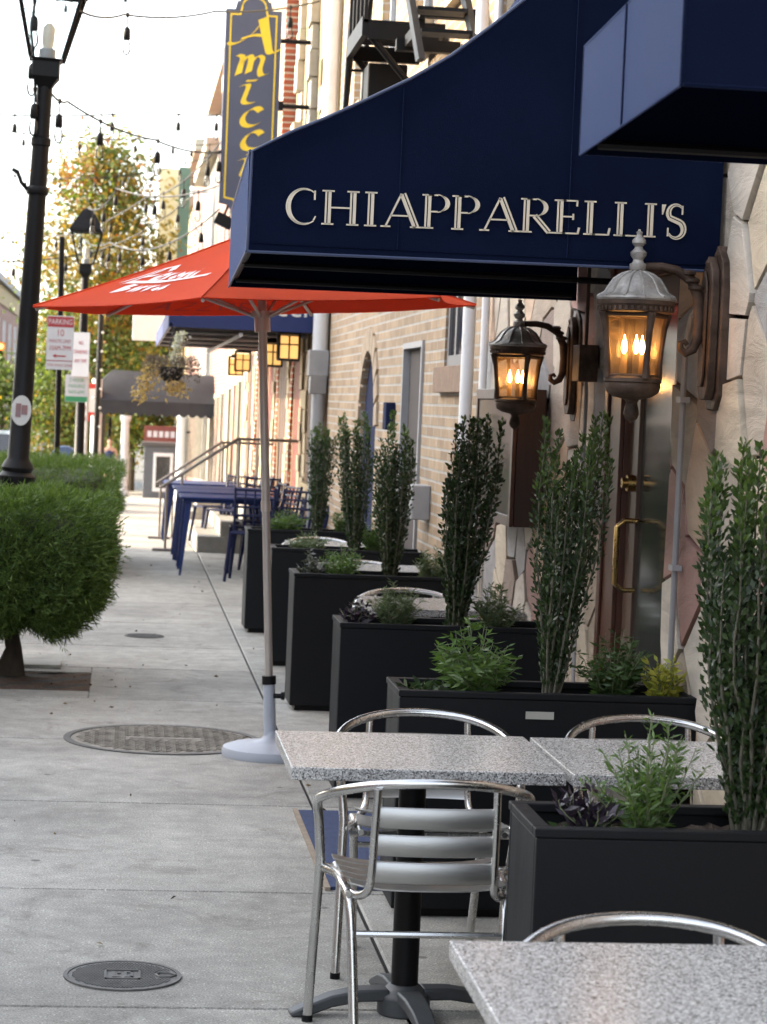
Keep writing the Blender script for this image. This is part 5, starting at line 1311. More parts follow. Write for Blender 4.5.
# ------------------------------------------------------------------ lamp posts
def lamp_post(label, loc, rz=0):
    t = thing('street_lamp', label, 'street lamp', loc, rz, 'black lantern street lamps along the kerb')
    H = 3.93
    g = G(); g.lathe([(.20, 0), (.20, .10), (.17, .16), (.15, .55), (.13, .62), (.115, .98), (.12, 1.0), (.135, 1.03), (.135, 1.07), (.105, 1.10), (.118, 1.13), (.10, 1.17), (.078, 1.2), (.072, 2.2), (.062, 3.45), (.062, 3.47), (.072, 3.48), (.072, 3.53), (.058, 3.54), (.056, H)], 20)
    g.obj('post', BLK, t)
    R = lambda rr, z: (rr, z)
    g = G(); g.lathe([(.06, H - .05), (.10, H), (.14, H + .04), (.135, H + .15), (.165, H + .17)], 4, rot=pi / 4, smooth=False); g.obj('fitter', BLK, t, .006)
    g = G()
    for k in range(4):
        a = pi / 4 + pi / 2 * k; g.tube([(.165 * cos(a), .165 * sin(a), H + .17), (.335 * cos(a), .335 * sin(a), H + .66)], .014, 6)
    g.tube([(.335 * cos(pi / 4 + pi / 2 * k), .335 * sin(pi / 4 + pi / 2 * k), H + .66) for k in range(4)], .02, 6, True); g.obj('cage', BLK, t)
    g = G(); g.lathe([(.158, H + .175), (.325, H + .65)], 4, rot=pi / 4, smooth=False, caps=False); g.obj('glass', glassmat('lamp glass', (.93, .97, .97)), t)
    g = G(); g.lathe([(.37, H + .66), (.36, H + .70), (.20, H + .88), (.14, H + .94), (.11, H + .97), (.06, H + 1.0), (.004, H + 1.03)], 4, rot=pi / 4, smooth=False); g.obj('roof', BLK, t)
    g = G(); g.lathe([(.06, H + .17), (.06, H + .24), (.045, H + .25)], 14); bs = g.obj('burner', GREYM, t)
    g = G(); g.lathe([(.035, H + .25), (.045, H + .30), (.045, H + .40), (.02, H + .43)], 12); g.obj('bulb', mat('frosted bulb', (.72, .66, .55), .4), bs)
    return t
lp = lamp_post('tall black street lamp with round sticker, between the two box hedges', (-.80, 17, 0))
lp.rotation_euler = (0, radians(2.1), 0)
lst = bpy.data.objects.new('sticker', None); bpy.data.objects.remove(lst)
g = G(); vs = []
for k in range(20):
    a = 2 * pi * k / 20; vs.append((.11 * cos(a), .11 * sin(a)))
g.prism([(x * .66, 1.55 + z) for x, z in vs], 'Y', -.095, -.078); sk_ = g.obj('sticker', mat('round sticker', (.62, .62, .60), .5), lp)
g = G(); g.box(-.04, -.002, -.099, -.0955, 1.50, 1.60); g.box(.002, .045, -.099, -.0955, 1.52, 1.59); g.obj('sticker_print', mat('sticker print', (.38, .14, .10), .5, c2=(.2, .2, .25)), sk_)
g = G(); g.lathe([(.074, 3.12), (.08, 3.13), (.08, 3.17), (.074, 3.18)], 16); g.tube([(-.07, 0, 3.15), (-.12, -.02, 3.20), (-.15, 0, 3.27), (-.19, 0, 3.29)], .015, 6); g.obj('bracket', BLK, lp)
lp2 = lamp_post('black street lamp beyond the hedges in front of the autumn tree', (-.58, 31, gz(31))); lp2.scale = (.86, .86, .875)
dup(lp2, (-.44, 74, gz(74)), 0, 'small distant street lamp just above the grey canopy')

# ------------------------------------------------------------------ string lights
CABLE = mat('black cable', (.015, .015, .016), .6, 0, .1, 10)
BULB = glassmat('clear bulb', (.92, .93, .93))
SGN = 'festoon light strands across the street'
bulb0 = None
def strand(label, pts, nb, sag, drop=.10, cr=.010, bs=1.0, at=None, bare=False):
    global bulb0
    P_ = [Vector(p) for p in pts]
    t = thing('string_lights', label, 'string lights', tuple(P_[0]), 0, SGN)
    path = []
    for i in range(len(P_) - 1):
        for j in range(12):
            u = j / 12; p = P_[i].lerp(P_[i + 1], u); p.z -= 4 * sag * u * (1 - u); path.append(p - P_[0])
    path.append(P_[-1] - P_[0])
    G().tube(path, cr, 5).obj('cable', CABLE, t)
    for k in range(nb):
        u = at[k] if at else (k + .5) / nb
        q = u * (len(path) - 1); i = min(int(q), len(path) - 2); c = path[i].lerp(path[i + 1], q - i)
        if bulb0 is None:
            g = G(); g.tube([(0, 0, .0), (0, 0, -.10)], .006, 5); g.lathe([(.012, -.02), (.016, .01), (.012, .02)], 8)
            g.lathe([(.012, -.10), (.026, -.115), (.030, -.15), (.030, -.20), (.024, -.21)], 10)
            b = g.obj('socket', BLK, t)
            g = G(); g.lathe([(.022, -.21), (.034, -.245), (.038, -.28), (.030, -.315), (.010, -.335)], 12); b2 = g.obj('bulb', BULB, b)
            bulb0 = b
        else:
            b = bulb0.copy(); COL.objects.link(b); b.parent = t
            for ch in bulb0.children:
                d = ch.copy(); COL.objects.link(d); d.parent = b
        b.location = c; b.scale = (bs, bs, bs)
    return t
TP = Vector((-.645, 17, 0))
strand('string light cable from the top of the near street lamp to the brick wall', [(-.45, 17, 4.47), (-.122, 19.5, 4.86), (.714, 21.9, 5.33), (1.9, 24.6, 5.95)], 2, .04, at=[.345, .90])
strand('string light cable from below the near lantern to the blade sign', [(-.66, 17, 3.93), (-.56, 19.4, 4.10), (.195, 22.0, 4.11), (.95, 25.1, 4.36)], 4, .05, at=[.21, .45, .68, .985])
strand('three bulbs hanging down the left side of the near street lamp', [(-.74, 17, 4.62), (-.77, 16.96, 4.30), (-.74, 16.96, 4.08), (-.72, 16.95, 3.78)], 3, 0, at=[.12, .55, .90])
A_ = (.98, 25.1, 3.98)
strand('string light cable fanning from the sign foot to the second street lamp', [(.97, 25.2, 4.02), (-.2, 29, 4.25), (-.58, 31, 4.15)], 5, .12)
strand('string light cable running far up the street from the sign foot', [(.95, 25.2, 3.75), (-.3, 34, 3.9), (-1.2, 45, 5.1)], 8, .25)
strand('string light cable low between the sign and the autumn tree', [(1.0, 25.25, 3.35), (.1, 38, 3.7), (-.5, 50, 4.0)], 7, .22)
strand('string light cable across the open sky below the upper ones', [(-3.2, 27, 4.9), (.3, 30, 5.35), (1.9, 33, 5.9)], 6, .10)
strand('string light cable across the sky just above the tree top', [(-3.3, 40, 6.2), (.5, 40, 6.1), (1.9, 44, 6.6)], 8, .1)
strand('faint string light cable crossing the sky left of the tree', [(-5, 60, 7.6), (-1.0, 60, 7.3), (1.9, 62, 7.6)], 10, .12)
strand('faint string light cable low in the sky left of the tree', [(-5, 66, 5.9), (-1.5, 64, 6.3), (1.9, 64, 6.9)], 10, .15)
strand('string light cable dipping low behind the second street lamp', [(-2.8, 34, 3.6), (-.55, 34, 3.75), (.9, 33, 4.6)], 6, .12)
strand('string light cable rising from the tree to the blade sign', [(-1.6, 44, 4.6), (.2, 33, 4.5), (.95, 25.3, 4.5)], 7, .15)
strand('string light cable between the far houses over the tree', [(-4.2, 52, 6.6), (-.8, 50, 6.3), (1.9, 50, 7.0)], 9, .12)
strand('plain cable pair high in the sky at the upper left', [(-4, 40, 7.6), (-.2, 36, 8.0), (1.9, 33, 8.3)], 4, .02)
strand('second plain cable high in the sky at the upper left', [(-4, 38, 7.1), (-.2, 34, 7.6), (1.9, 31, 8.0)], 3, .02)

# ------------------------------------------------------------------ hedges
HEDGE = leafmat('hedge needle', (.042, .085, .018), (.15, .225, .05), .6, .3)
CORE = mat('dark hedge core', (.03, .04, .016), .95, 0, .5, 20, .6, 40)  # dark colour for the added solid core inside each hedge
def hedge(label, x0, x1, y0, y1, z0, z1, n, trunk, seed):
    np.random.seed(seed); rn = random.Random(seed)
    t = thing('box_hedge', label, 'hedge', ((x0 + x1) / 2, (y0 + y1) / 2, 0))
    cx, cy = (x0 + x1) / 2, (y0 + y1) / 2; hx, hy, hz = (x1 - x0) / 2, (y1 - y0) / 2, (z1 - z0) / 2; cz = (z0 + z1) / 2
    u = np.random.normal(size=(n, 3)); e = np.where(u[:, 2] > 0, 14.0, 6.0)
    e2 = 1
    k = (np.abs(u) ** e[:, None]).sum(1) ** (1 / e); d = u / k[:, None]
    ph = np.random.rand(6) * 6
    bump = 1 + .05 * np.sin(d[:, 0] * 9 + ph[0]) * np.sin(d[:, 2] * 8 + ph[1]) + .05 * np.sin(d[:, 1] * 13 + ph[2]) * np.sin(d[:, 0] * 17 + ph[4]) + .035 * np.sin(d[:, 0] * 31 + d[:, 2] * 23) * np.sin(d[:, 2] * 37 - d[:, 1] * 19)
    bump *= 1 + .10 * (np.random.rand(n) < .05) * np.random.rand(n)
    low = np.clip(-d[:, 2] - .35, 0, 1); bump -= .26 * low * (np.sin(d[:, 0] * 5 + ph[3]) * .5 + .6)
    q = 1 - .30 * np.random.rand(n) ** 1.6
    P_ = d * np.array([hx, hy, hz]) * (bump * q)[:, None]; P_[:, :2] *= (1 - .27 * np.clip(-d[:, 2], 0, 1) ** 1.6)[:, None]; P_[:, 2] += cz + .03 * np.sin(P_[:, 0] * 9 + ph[5]) * (d[:, 2] < 0) * -d[:, 2]
    rf = P_[:, 2] < z0 + .08
    D_ = d * np.array([1, 1, .8]) + np.random.normal(size=(n, 3)) * .55 + np.array([0, 0, .35])
    # each sprig is a small fan of needles
    PP = []; DD = []; LL = []
    for j in range(4):
        PP.append(P_ + np.random.normal(size=(n, 3)) * .008); DD.append(D_ / np.linalg.norm(D_, axis=1, keepdims=True) + np.random.normal(size=(n, 3)) * .40); LL.append(.048 * (.5 + 1.0 * np.random.rand(n)))
    LL = np.concatenate(LL); V, F_ = leafquads(np.concatenate(PP), np.concatenate(DD), LL, .0068)
    raw_obj('foliage', V, F_, HEDGE, t)
    g = G(); vs = []; m_ = 16
    for i in range(m_ + 1):
        for j in range(24):
            th_ = pi * i / m_; p2 = 2 * pi * j / 24; v = Vector((sin(th_) * cos(p2), sin(th_) * sin(p2), cos(th_)))
            kk = (abs(v.x) ** 6 + abs(v.y) ** 6 + abs(v.z) ** 6) ** (1 / 6); v = v / kk * .80
            q_ = 1 - .36 * max(0, -v.z) ** 1.2; vs.append((v.x * hx * q_, v.y * hy * q_, v.z * hz * (.74 if v.z < 0 else 1) + cz))
    g.add(vs, [(i * 24 + j, i * 24 + (j + 1) % 24, (i + 1) * 24 + (j + 1) % 24, (i + 1) * 24 + j) for i in range(m_) for j in range(24)], 0, True); g.obj('light_block_core', CORE, t)  # solid core added to stop light passing through the needles
    if trunk:
        g = G(); g.tube([(trunk[0] - cx, trunk[1] - cy, -.02), (trunk[0] - cx + .02, trunk[1] - cy, .15), (trunk[0] - cx - .02, trunk[1] - cy, .35), (trunk[0] - cx, trunk[1] - cy, .6)], [.10, .05, .045, .045], 12)
        for k in range(7):
            a = 2 * pi * k / 7; g.tube([(trunk[0] - cx, trunk[1] - cy, .25), (trunk[0] - cx + .22 * cos(a), trunk[1] - cy + .22 * sin(a), .5)], [.03, .012], 6)
        g.obj('trunk', BARK, t)
    return t
hedge('clipped green box hedge on a short trunk, nearest on the left', -1.45, -.065, 13.15, 14.5, .22, 1.085, 30000, (-.63, 13.95), 31)
hedge('second clipped box hedge, behind the street lamp', -1.55, -.03, 21.2, 24.6, .2, 1.035, 16000, (-.7, 22.6), 32)

# ------------------------------------------------------------------ trees
AUT = leafmat('autumn leaf', (.12, .115, .022), (.33, .23, .04), .6, .4, (1.2, 1.1, .5))
AUTO = leafmat('orange leaf', (.30, .11, .028), (.36, .19, .045), .6, .4, (1.2, 1, .5))
GRN = leafmat('green leaf', (.05, .09, .02), (.15, .19, .045), .6, .35)
def tree(name, label, loc, H, trunk_h, R, nclump, per, leafsize, mats, seed, wts, squash=1.0, group=None):
    np.random.seed(seed); rn = random.Random(seed)
    t = thing(name, label, 'tree', loc, 0, group)
    g = G(); g.tube([(0, 0, -.1), (.03, 0, trunk_h * .6), (0, .04, trunk_h), (.05, 0, H * .6), (0, 0, H * .85)], [.14, .11, .10, .06, .02], 8)
    PP = []; MI = []
    for k in range(nclump):
        zc = trunk_h + (H - trunk_h) * (k + .5) / nclump
        uu = (zc - trunk_h) / (H - trunk_h); rr = R * sin(pi * min(1, max(.05, uu * .82 + .16))) ** .8
        a = k * 2.399 + rn.random(); q = rr * (.35 + .65 * rn.random())
        c = (q * cos(a), q * sin(a), zc)
        g.tube([(0, 0, max(trunk_h * .8, zc - q * .9)), (c[0] * .5, c[1] * .5, zc - q * .35), c], [.045, .03, .008], 5)
        s_ = R * (.20 + .16 * rn.random()); m_ = int(per * (.6 + .8 * rn.random()))
        p = np.array(c) + np.random.normal(size=(m_, 3)) * np.array([s_, s_, s_ * .7]); PP.append(p)
        w_ = np.array(wts, float); MI.append(np.random.choice(len(mats), m_, p=w_ / w_.sum()) if rn.random() < .6 else np.full(m_, np.random.choice(len(mats), p=w_ / w_.sum())))
    g.obj('trunk', BARK, t)
    P_ = np.concatenate(PP); V, F_ = leafquads(P_, np.random.normal(size=P_.shape), leafsize * (.6 + .8 * np.random.rand(len(P_))), leafsize * .6)
    raw_obj('crown', V, F_, mats, t, np.concatenate(MI))
    return t
tree('autumn_tree', 'tall tree in yellow and orange autumn leaf behind the second street lamp', (-.58, 56, gz(56)), 8.5, 3.2, 1.5, 60, 230, .14, [AUT, AUTO, GRN], 5, [.48, .10, .42])
TRG = 'leafy trees farther down the street'
tree('street_tree', 'olive green tree low behind the parking sign', (-1.9, 72, gz(72)), 5.6, 1.3, 1.3, 40, 260, .16, [GRN, AUT], 6, [.75, .25], group=TRG)
tree('street_tree', 'yellow green tree behind the grey canopy', (.3, 80, gz(80)), 7.2, 1.8, 2.0, 50, 260, .18, [GRN, AUT], 7, [.7, .3], group=TRG)
tree('street_tree', 'dark green tree at the left edge below the traffic light', (-3.9, 74, gz(74)), 3.9, .8, 1.1, 26, 150, .15, [GRN], 8, [1], group=TRG)
tree('street_tree', 'far green tree in the middle of the street end', (-1.4, 118, gz(118)), 8.0, 1.5, 2.4, 50, 240, .24, [GRN, AUT], 10, [.8, .2], group=TRG)
tree('street_tree', 'far yellowish tree over the pavement end', (2.6, 104, gz(104)), 9.0, 2.0, 2.6, 40, 150, .24, [GRN, AUT], 12, [.5, .5], group=TRG)

# ------------------------------------------------------------------ signs on posts
SWH = mat('sign white', (.66, .66, .68), .5, 0, .03, 4); SRED = mat('sign red', (.40, .04, .05), .5, 0, .04, 4); SGRN = mat('sign green', (.05, .30, .13), .5, 0, .04, 4)
ps = thing('parking_sign', 'red and white ten minute parking sign on a dark post', 'street sign', (-.74, 26, gz(26)))
g = G(); g.tube([(.02, .03, 0), (-.02, .03, 3.45)], .032, 10); g.obj('post', BLK, ps)
z0 = 1.97; G().box(-.15, .15, -.006, .0, z0, z0 + .60).obj('panel', SWH, ps)
G().box(-.145, .145, -.009, -.0065, z0 + .475, z0 + .59).obj('header', SRED, ps)
text_mesh('PARKING', .085, 'lettering', SWH, ps, (0, -.0095, z0 + .505), sx=.75)
for (s_, size, z, sx_) in (('10', .11, .375, .8), ('MINUTE LIMIT', .052, .30, .75), ('10AM-7PM', .075, .215, .72), ('TOW AWAY ZONE', .04, .035, .8)):
    text_mesh(s_, size, 'lettering', SRED, ps, (0, -.0068, z0 + z), sx=sx_)
g = G(); g.box(-.04, .07, -.009, -.0065, z0 + .145, z0 + .16); g.prism([(-.08, z0 + .1525), (-.04, z0 + .175), (-.04, z0 + .13)], 'Y', -.009, -.0065); g.box(-.145, .145, -.009, -.0065, z0 + .095, z0 + .103); g.obj('arrow', SRED, ps)
ps2 = thing('street_sign', 'white sign on the second street lamp post, turned partly away', 'street sign', (-.60, 30.75, gz(30.75)), radians(-18))
G().box(-.12, .12, -.006, 0, 2.08, 2.66).obj('panel', SWH, ps2)
for (s_, z) in (('NO', 2.5), ('STANDING', 2.38), ('ANY TIME', 2.26)): text_mesh(s_, .07, 'lettering', SRED, ps2, (0, -.0065, z), sx=.55)
G().box(-.03, .03, 0, .06, 2.2, 2.5).obj('clamp', BLK, ps2)
ps3 = thing('street_sign', 'white and green two hour parking sign below the white sign', 'street sign', (-.64, 30.85, gz(30.85)))
G().box(-.15, .15, -.006, 0, 1.74, 2.10).obj('panel', SWH, ps3)
G().box(-.145, .145, -.009, -.0065, 1.745, 1.815).obj('band', SGRN, ps3)
for (s_, z) in (('2 HOUR', 2.01), ('PARKING', 1.93), ('9AM-6PM', 1.85)): text_mesh(s_, .065, 'lettering', SGRN, ps3, (0, -.0065, z), sx=.8)
G().box(-.02, .02, 0, .06, 1.8, 2.0).obj('clamp', BLK, ps3)
pp = thing('sign_pole', 'thin dark pole wound with small white lights beyond the street signs', 'pole', (-.50, 42, gz(42)))
G().tube([(0, 0, 0), (.03, 0, 4.0)], .05, 8).obj('pole', BLK, pp)
g = G()
for k in range(14): g.lathe([(.001, -.03), (.03, 0), (.001, .03)], 6, (.06 * (-1) ** k, -.04, 1.6 + k * .17))
g.obj('small_lights', mat('white globe', (.7, .7, .68), .4), pp)
bn = thing('street_banner', 'small white banner with red ends on a pole beside the grey canopy', 'banner', (-.72, 45, gz(45)))
G().tube([(0, 0, 0), (0, 0, 2.7)], .03, 8).obj('pole', GREYM, bn)
G().box(.03, .16, -.01, .01, 1.85, 2.48).obj('cloth', SWH, bn); g = G(); g.box(.03, .16, -.0135, -.0105, 2.38, 2.48); g.box(.03, .16, -.0135, -.0105, 1.85, 1.92); g.box(-.12, -.01, -.0135, .0, 1.95, 2.05); g.box(-.06, .06, -.016, -.0136, 1.74, 1.84); g.obj('red_end', mat('bright red', (.55, .04, .03), .5), bn)
mb = thing('mailbox', 'blue letter box with rounded top beyond the second hedge', 'mailbox', (-1.02, 41, gz(41)))
g = G(); g.prism([(-.25, .2), (.25, .2), (.25, 1.0)] + [(.25 * cos(pi * k / 10), 1.0 + .22 * sin(pi * k / 10)) for k in range(1, 10)] + [(-.25, 1.0)], 'Y', -.22, .22); g.obj('box', mat('postal blue', (.05, .09, .20), .45, 0, .1, 5), mb, .01)
g = G()
for sx in (-1, 1):
    for sy in (-1, 1): g.box(sx * .2 - .03, sx * .2 + .03, sy * .17 - .03, sy * .17 + .03, 0, .2)
g.box(-.16, .16, -.235, -.221, .5, .8); g.obj('legs', WHITE, mb)

# ------------------------------------------------------------------ grey canopy and farther row
gc = thing('grey_canopy', 'charcoal entrance canopy with scalloped edge spanning the far pavement', 'awning', (0, 0, 0))
GC = mat('charcoal canvas', (.040, .042, .047), .8, 0, .2, 2, .15, 100, spec=.2)
CX0, CX1, CY0, CY1, CZ, CT = -.70, 1.94, 50, 52.6, 1.30, 2.22
A0, A1, ZR = CX0, CX1, CZ + .26
q = [(A0, CY0, ZR), (A1, CY0, ZR), (A1, CY0 + 1.1, CT - .04), (A0 + .42, CY0 + 1.1, CT), (A0 + .42, CY1 - 1.1, CT), (A1, CY1 - 1.1, CT - .04), (A1, CY1, ZR), (A0, CY1, ZR)]
def billow(g, a, b, c, d, amp):       # slightly sagging cloth quad
    a, b, c, d = (Vector(p) for p in (a, b, c, d)); n_ = (b - a).cross(d - a).normalized(); k = 10; vs = []
    for i in range(k + 1):
        for j in range(k + 1):
            u, v = i / k, j / k; p = a.lerp(b, u).lerp(d.lerp(c, u), v); vs.append(p + n_ * amp * sin(pi * v) * (.6 + .4 * abs(sin(3 * pi * u))))
    g.add(vs, [(i * (k + 1) + j, (i + 1) * (k + 1) + j, (i + 1) * (k + 1) + j + 1, i * (k + 1) + j + 1) for i in range(k) for j in range(k)], 0, True)
g = G(); billow(g, q[0], q[1], q[2], q[3], .10); g.obj('end_panel', GC, gc, fix=False)
g = G(); billow(g, q[7], q[0], q[3], q[4], .08); g.obj('side_panel', GC, gc, fix=False)
g = G(); billow(g, q[6], q[7], q[4], q[5], .10); g.obj('end_panel', GC, gc, fix=False)
g = G(); g.add([q[3], q[2], q[5], q[4]], [(0, 1, 2, 3)]); g.obj('canopy', GC, gc, fix=False)
g = G()
for k in range(14):
    xa, xb = CX0 + (CX1 - CX0) * k / 14, CX0 + (CX1 - CX0) * (k + 1) / 14
    g.prism([(xa, CZ + .26)] + [(xa + (xb - xa) * j / 6, CZ - .06 * sin(pi * j / 6)) for j in range(7)] + [(xb, CZ + .26)], 'Y', CY0 - .02, CY0 - .008)
for k in range(14):
    ya, yb = CY0 + (CY1 - CY0) * k / 14, CY0 + (CY1 - CY0) * (k + 1) / 14
    g.prism([(ya, CZ + .26)] + [(ya + (yb - ya) * j / 6, CZ - .06 * sin(pi * j / 6)) for j in range(7)] + [(yb, CZ + .26)], 'X', CX0 - .02, CX0 - .008)
g.obj('valance', GC, gc)
for (x, yy) in ((CX0 + .10, CY0 + .1), (CX0 + .10, CY1 - .1)): G().tube([(x, yy, gz(yy)), (x, yy, 2.0)], .11, 12).obj('post', WHITE, gc)
wbx = thing('box_sign', 'plain white box sign jutting out left of the blue awning', 'sign', (.36, 39.5, 2.88))
g = G(); g.box(-.27, .27, -.07, .07, -.26, .24); g.obj('box', WHITE, wbx, .008); g = G(); g.tube([(.27, 0, .1), (1.65, 0, .1)], .025, 6); g.obj('bracket', BLK, wbx)
cs2 = thing('blade_sign', 'tall cream blade sign with ochre script and a green edge, far down the row', 'sign', (.98, 60, 0))
G().box(-.30, .22, -.1, .1, 4.6, 7.55).obj('panel', mat('cream sign', (.66, .58, .36), .6, 0, .06, 2), cs2)
G().box(.221, .50, -.12, .12, 4.6, 7.6).obj('edge', mat('green sign edge', (.10, .17, .13), .6, 0, .1, 2), cs2)
g = G(); rn = random.Random(9); z = 7.2
while z > 4.9:
    nib(g, [(-.16, z), (-.02, z + .12), (.10, z - .02), (-.04, z - .16), (-.14, z - .1)], 0, 0, 1, (.03, .03), (.9, .6)); z -= .36
g.v = [(x, y - .056, zz) for x, y, zz in g.v]; g.obj('lettering', mat('ochre script', (.45, .32, .06), .6), cs2)
g = G(); g.tube([(.5, 0, 5.2), (.98, 0, 5.2)], .03, 6); g.tube([(.5, 0, 7.0), (.98, 0, 7.0)], .03, 6); g.tube([(-.2, -.05, 7.5), (.98, 0, 5.6)], .02, 6); g.obj('bracket', WHITE, cs2)
# row of farther houses, each its own building
def row_house(label, y0, y1, H, m, seed, doorm):
    rn = random.Random(seed); b = thing('row_house', label, 'house', (0, 0, 0), 0, 'row houses down the street')
    zb = gz(y1); ops = []; y = y0 + .5
    while y < y1 - 1.3: ops.append((y, y + 1.0, gz(y) + .6, gz(y) + 2.4)); y += 1.0 + rn.uniform(.7, 1.1)
    ups = [(o[0], o[1], o[2] + 3.0, o[3] + 3.1) for o in ops]
    g = facade(y0, y1, zb - .1, H * .45, ops); g = facade(y0, y1, H * .45, H, [(o[0], o[1], max(o[2], H * .45 + .4), max(o[3], H * .45 + 2.0)) for o in ups], g=g)
    g.box(XW + .242, 9, y0 + .01, y1 - .01, zb - .1, H - .1); g.obj('wall', m, b)
    for i, (ya, yb, za, zt) in enumerate(ops):
        g = G(); g.box(XW - .02, XW + .006, ya - .1, ya, za, zt + .1); g.box(XW - .02, XW + .006, yb, yb + .1, za, zt + .1); g.box(XW - .02, XW + .06, ya, yb, zt + .003, zt + .12)
        wn = g.obj('window' if i != 1 else 'door', WHSTONE, b); G().box(XW + .008, XW + .03, ya, yb, za, zt).obj('pane' if i != 1 else 'leaf', DKGLASS if i != 1 else doorm, wn)
    for (ya, yb, za, zt) in [(o[0], o[1], max(o[2], H * .45 + .4), max(o[3], H * .45 + 2.0)) for o in ups]: 
        wn = G().box(XW - .04, XW + .06, ya - .08, yb + .08, za - .12, za - .002).obj('window', WHSTONE, b); G().box(XW + .008, XW + .03, ya, yb, za, zt).obj('pane', DKGLASS, wn)
    g = G(); g.box(XW - .3, XW + .2, y0, y1, H, H + .3); g.obj('cornice', WHSTONE, b)
    return b
row_house('cream row house just past the white trimmed building', 38.05, 45.0, 7.6, CREAMW, 1, RDD)
row_house('red brick row house beside the grey canopy', 45.05, 53.5, 8.2, REDBR2, 2, BRN)
row_house('pale grey row house past the grey canopy', 53.55, 63, 7.4, mat('pale grey stucco', (.26, .25, .235), .85, 0, .08, 4, .3, 30), 3, NAVYD)
row_house('brick row house behind the far tree', 63.05, 74, 8.4, REDBR2, 4, RDD)
row_house('last cream row house in view on the right side', 74.05, 92, 7.8, CREAMW, 5, BRN)
for yy in (39.2, 43.0):
    s_ = thing('door_stoop', 'sunlit stone steps before the cream row house' if yy < 40 else 'farther stone steps before the cream row house', 'steps', (0, 0, 0))
    g = G()
    for k, (x0, z1) in enumerate(((1.0, .18), (1.28, .36), (1.56, .54))): g.box(x0, XW - .06, yy + .02 * k, yy + 1.5 - .02 * k, gz(yy) - .1 - .01 * k, gz(yy) + z1)
    g.obj('steps', STEP, s_, .01)
kk = thing('ticket_kiosk', 'small dark grey kiosk with white framed window far along the pavement', 'kiosk', (1.02, 66, gz(66)))
G().box(-.42, .5, -.3, .4, 0, 1.50).obj('body', mat('kiosk grey', (.10, .11, .125), .6, 0, .1, 4), kk, .01)
G().box(-.5, .58, -.38, .48, 1.50, 1.60).obj('roof', mat('kiosk roof', (.09, .085, .085), .7, 0, .1, 4), kk)
g = G()
for (a, b, c, d) in ((-.15, -.07, .2, 1.3), (.33, .41, .2, 1.3), (-.069, .329, 1.2, 1.3), (-.069, .329, .2, .3)): g.box(a, b, -.34, -.301, c, d)
fr = g.obj('window', WHITE, kk); G().box(-.069, .329, -.315, -.305, .3, 1.2).obj('pane', DKGLASS, fr)
rs_ = thing('shop_sign', 'small red and white shop sign above the kiosk', 'sign', (1.15, 68, .55))
G().box(-.55, .45, -.05, .05, -.25, .25).obj('panel', mat('dull red sign', (.20, .06, .05), .6, 0, .1, 3), rs_); g = G()
for k in range(5): g.box(-.45 + k * .17, -.33 + k * .17, -.056, -.051, -.08, .1)
g.obj('lettering', SWH, rs_); G().tube([(.45, 0, .1), (.8, 0, .1)], .03, 6).obj('bracket', BLK, rs_)
for (x, y, lab) in ((.05, 70, 'white column left of the kiosk'), (1.55, 62, 'white column right of the kiosk')):
    t_ = thing('porch_column', lab, 'column', (x, y, gz(y))); G().lathe([(.18, 0), (.18, .1), (.13, .14), (.12, 2.2), (.17, 2.28), (.17, 2.4)], 14).obj('shaft', WHITE, t_)

# ------------------------------------------------------------------ left side: brick building, traffic light, car
lb = thing('corner_building', 'red brick corner building with pale top band at the far left edge', 'building', (0, 0, 0))
LXF = -5.4; y0, y1, zt = 86, 127, 6.4
def facade_l(y0, y1, z0, z1, ops, xf):
    g = facade(y0, y1, z0, z1, ops, xf - .24); return g
ops = [(y, y + 1.6, -.2, 2.0) for y in (92, 97, 102, 107, 112, 117, 122)]
g = facade_l(y0, y1, -3.6, 2.6, ops, LXF); ops2 = [(a, b, 3.0, 4.7) for a, b, _, _ in ops]; g = facade(y0, y1, 2.6, 5.3, ops2, LXF - .24, g=g)
g.box(-18, LXF - .242, y0 + .02, y1 - .02, -3.6, 5.3); g.obj('wall', REDBR2, lb)
G().box(-18, LXF + .06, y0, y1, 5.301, 6.1).obj('parapet', CREAMW, lb); G().box(-18.2, LXF + .25, y0 - .2, y1 + .2, 6.101, zt).obj('cornice', GREYST, lb)
for (ya, yb, za, zb) in ops + ops2:
    g = G(); g.box(LXF - .1, LXF + .03, ya, ya + .15, za, zb); g.box(LXF - .1, LXF + .03, yb - .15, yb, za, zb); wn = g.obj('window', WHITE, lb); G().box(LXF - .14, LXF - .12, ya, yb, za, zb).obj('pane', DKGLASS, wn)
tl = thing('traffic_light', 'yellow traffic light showing red on a thin mast arm', 'traffic light', (-3.55, 90, gz(90)))
g = G(); g.tube([(0, 0, 0), (0, 0, 5.2)], .09, 8); g.tube([(0, 0, 5.0), (-1.9, 0, 5.1)], .04, 6); g.obj('mast', GREYM, tl)
G().box(-1.42, -1.10, -.14, .14, 4.55, 5.45).obj('housing', mat('signal yellow', (.55, .34, .03), .5), tl, .01)
for k, m_ in enumerate((emis('red signal', (1, .12, .04), 2.2), BLK, BLK)):
    g = G(); zc = 5.28 - k * .28; g.prism([(-1.26 + .11 * cos(2 * pi * j / 14), zc + .11 * sin(2 * pi * j / 14)) for j in range(14)], 'Y', -.16, -.141); g.obj('signal_lens', m_, tl)

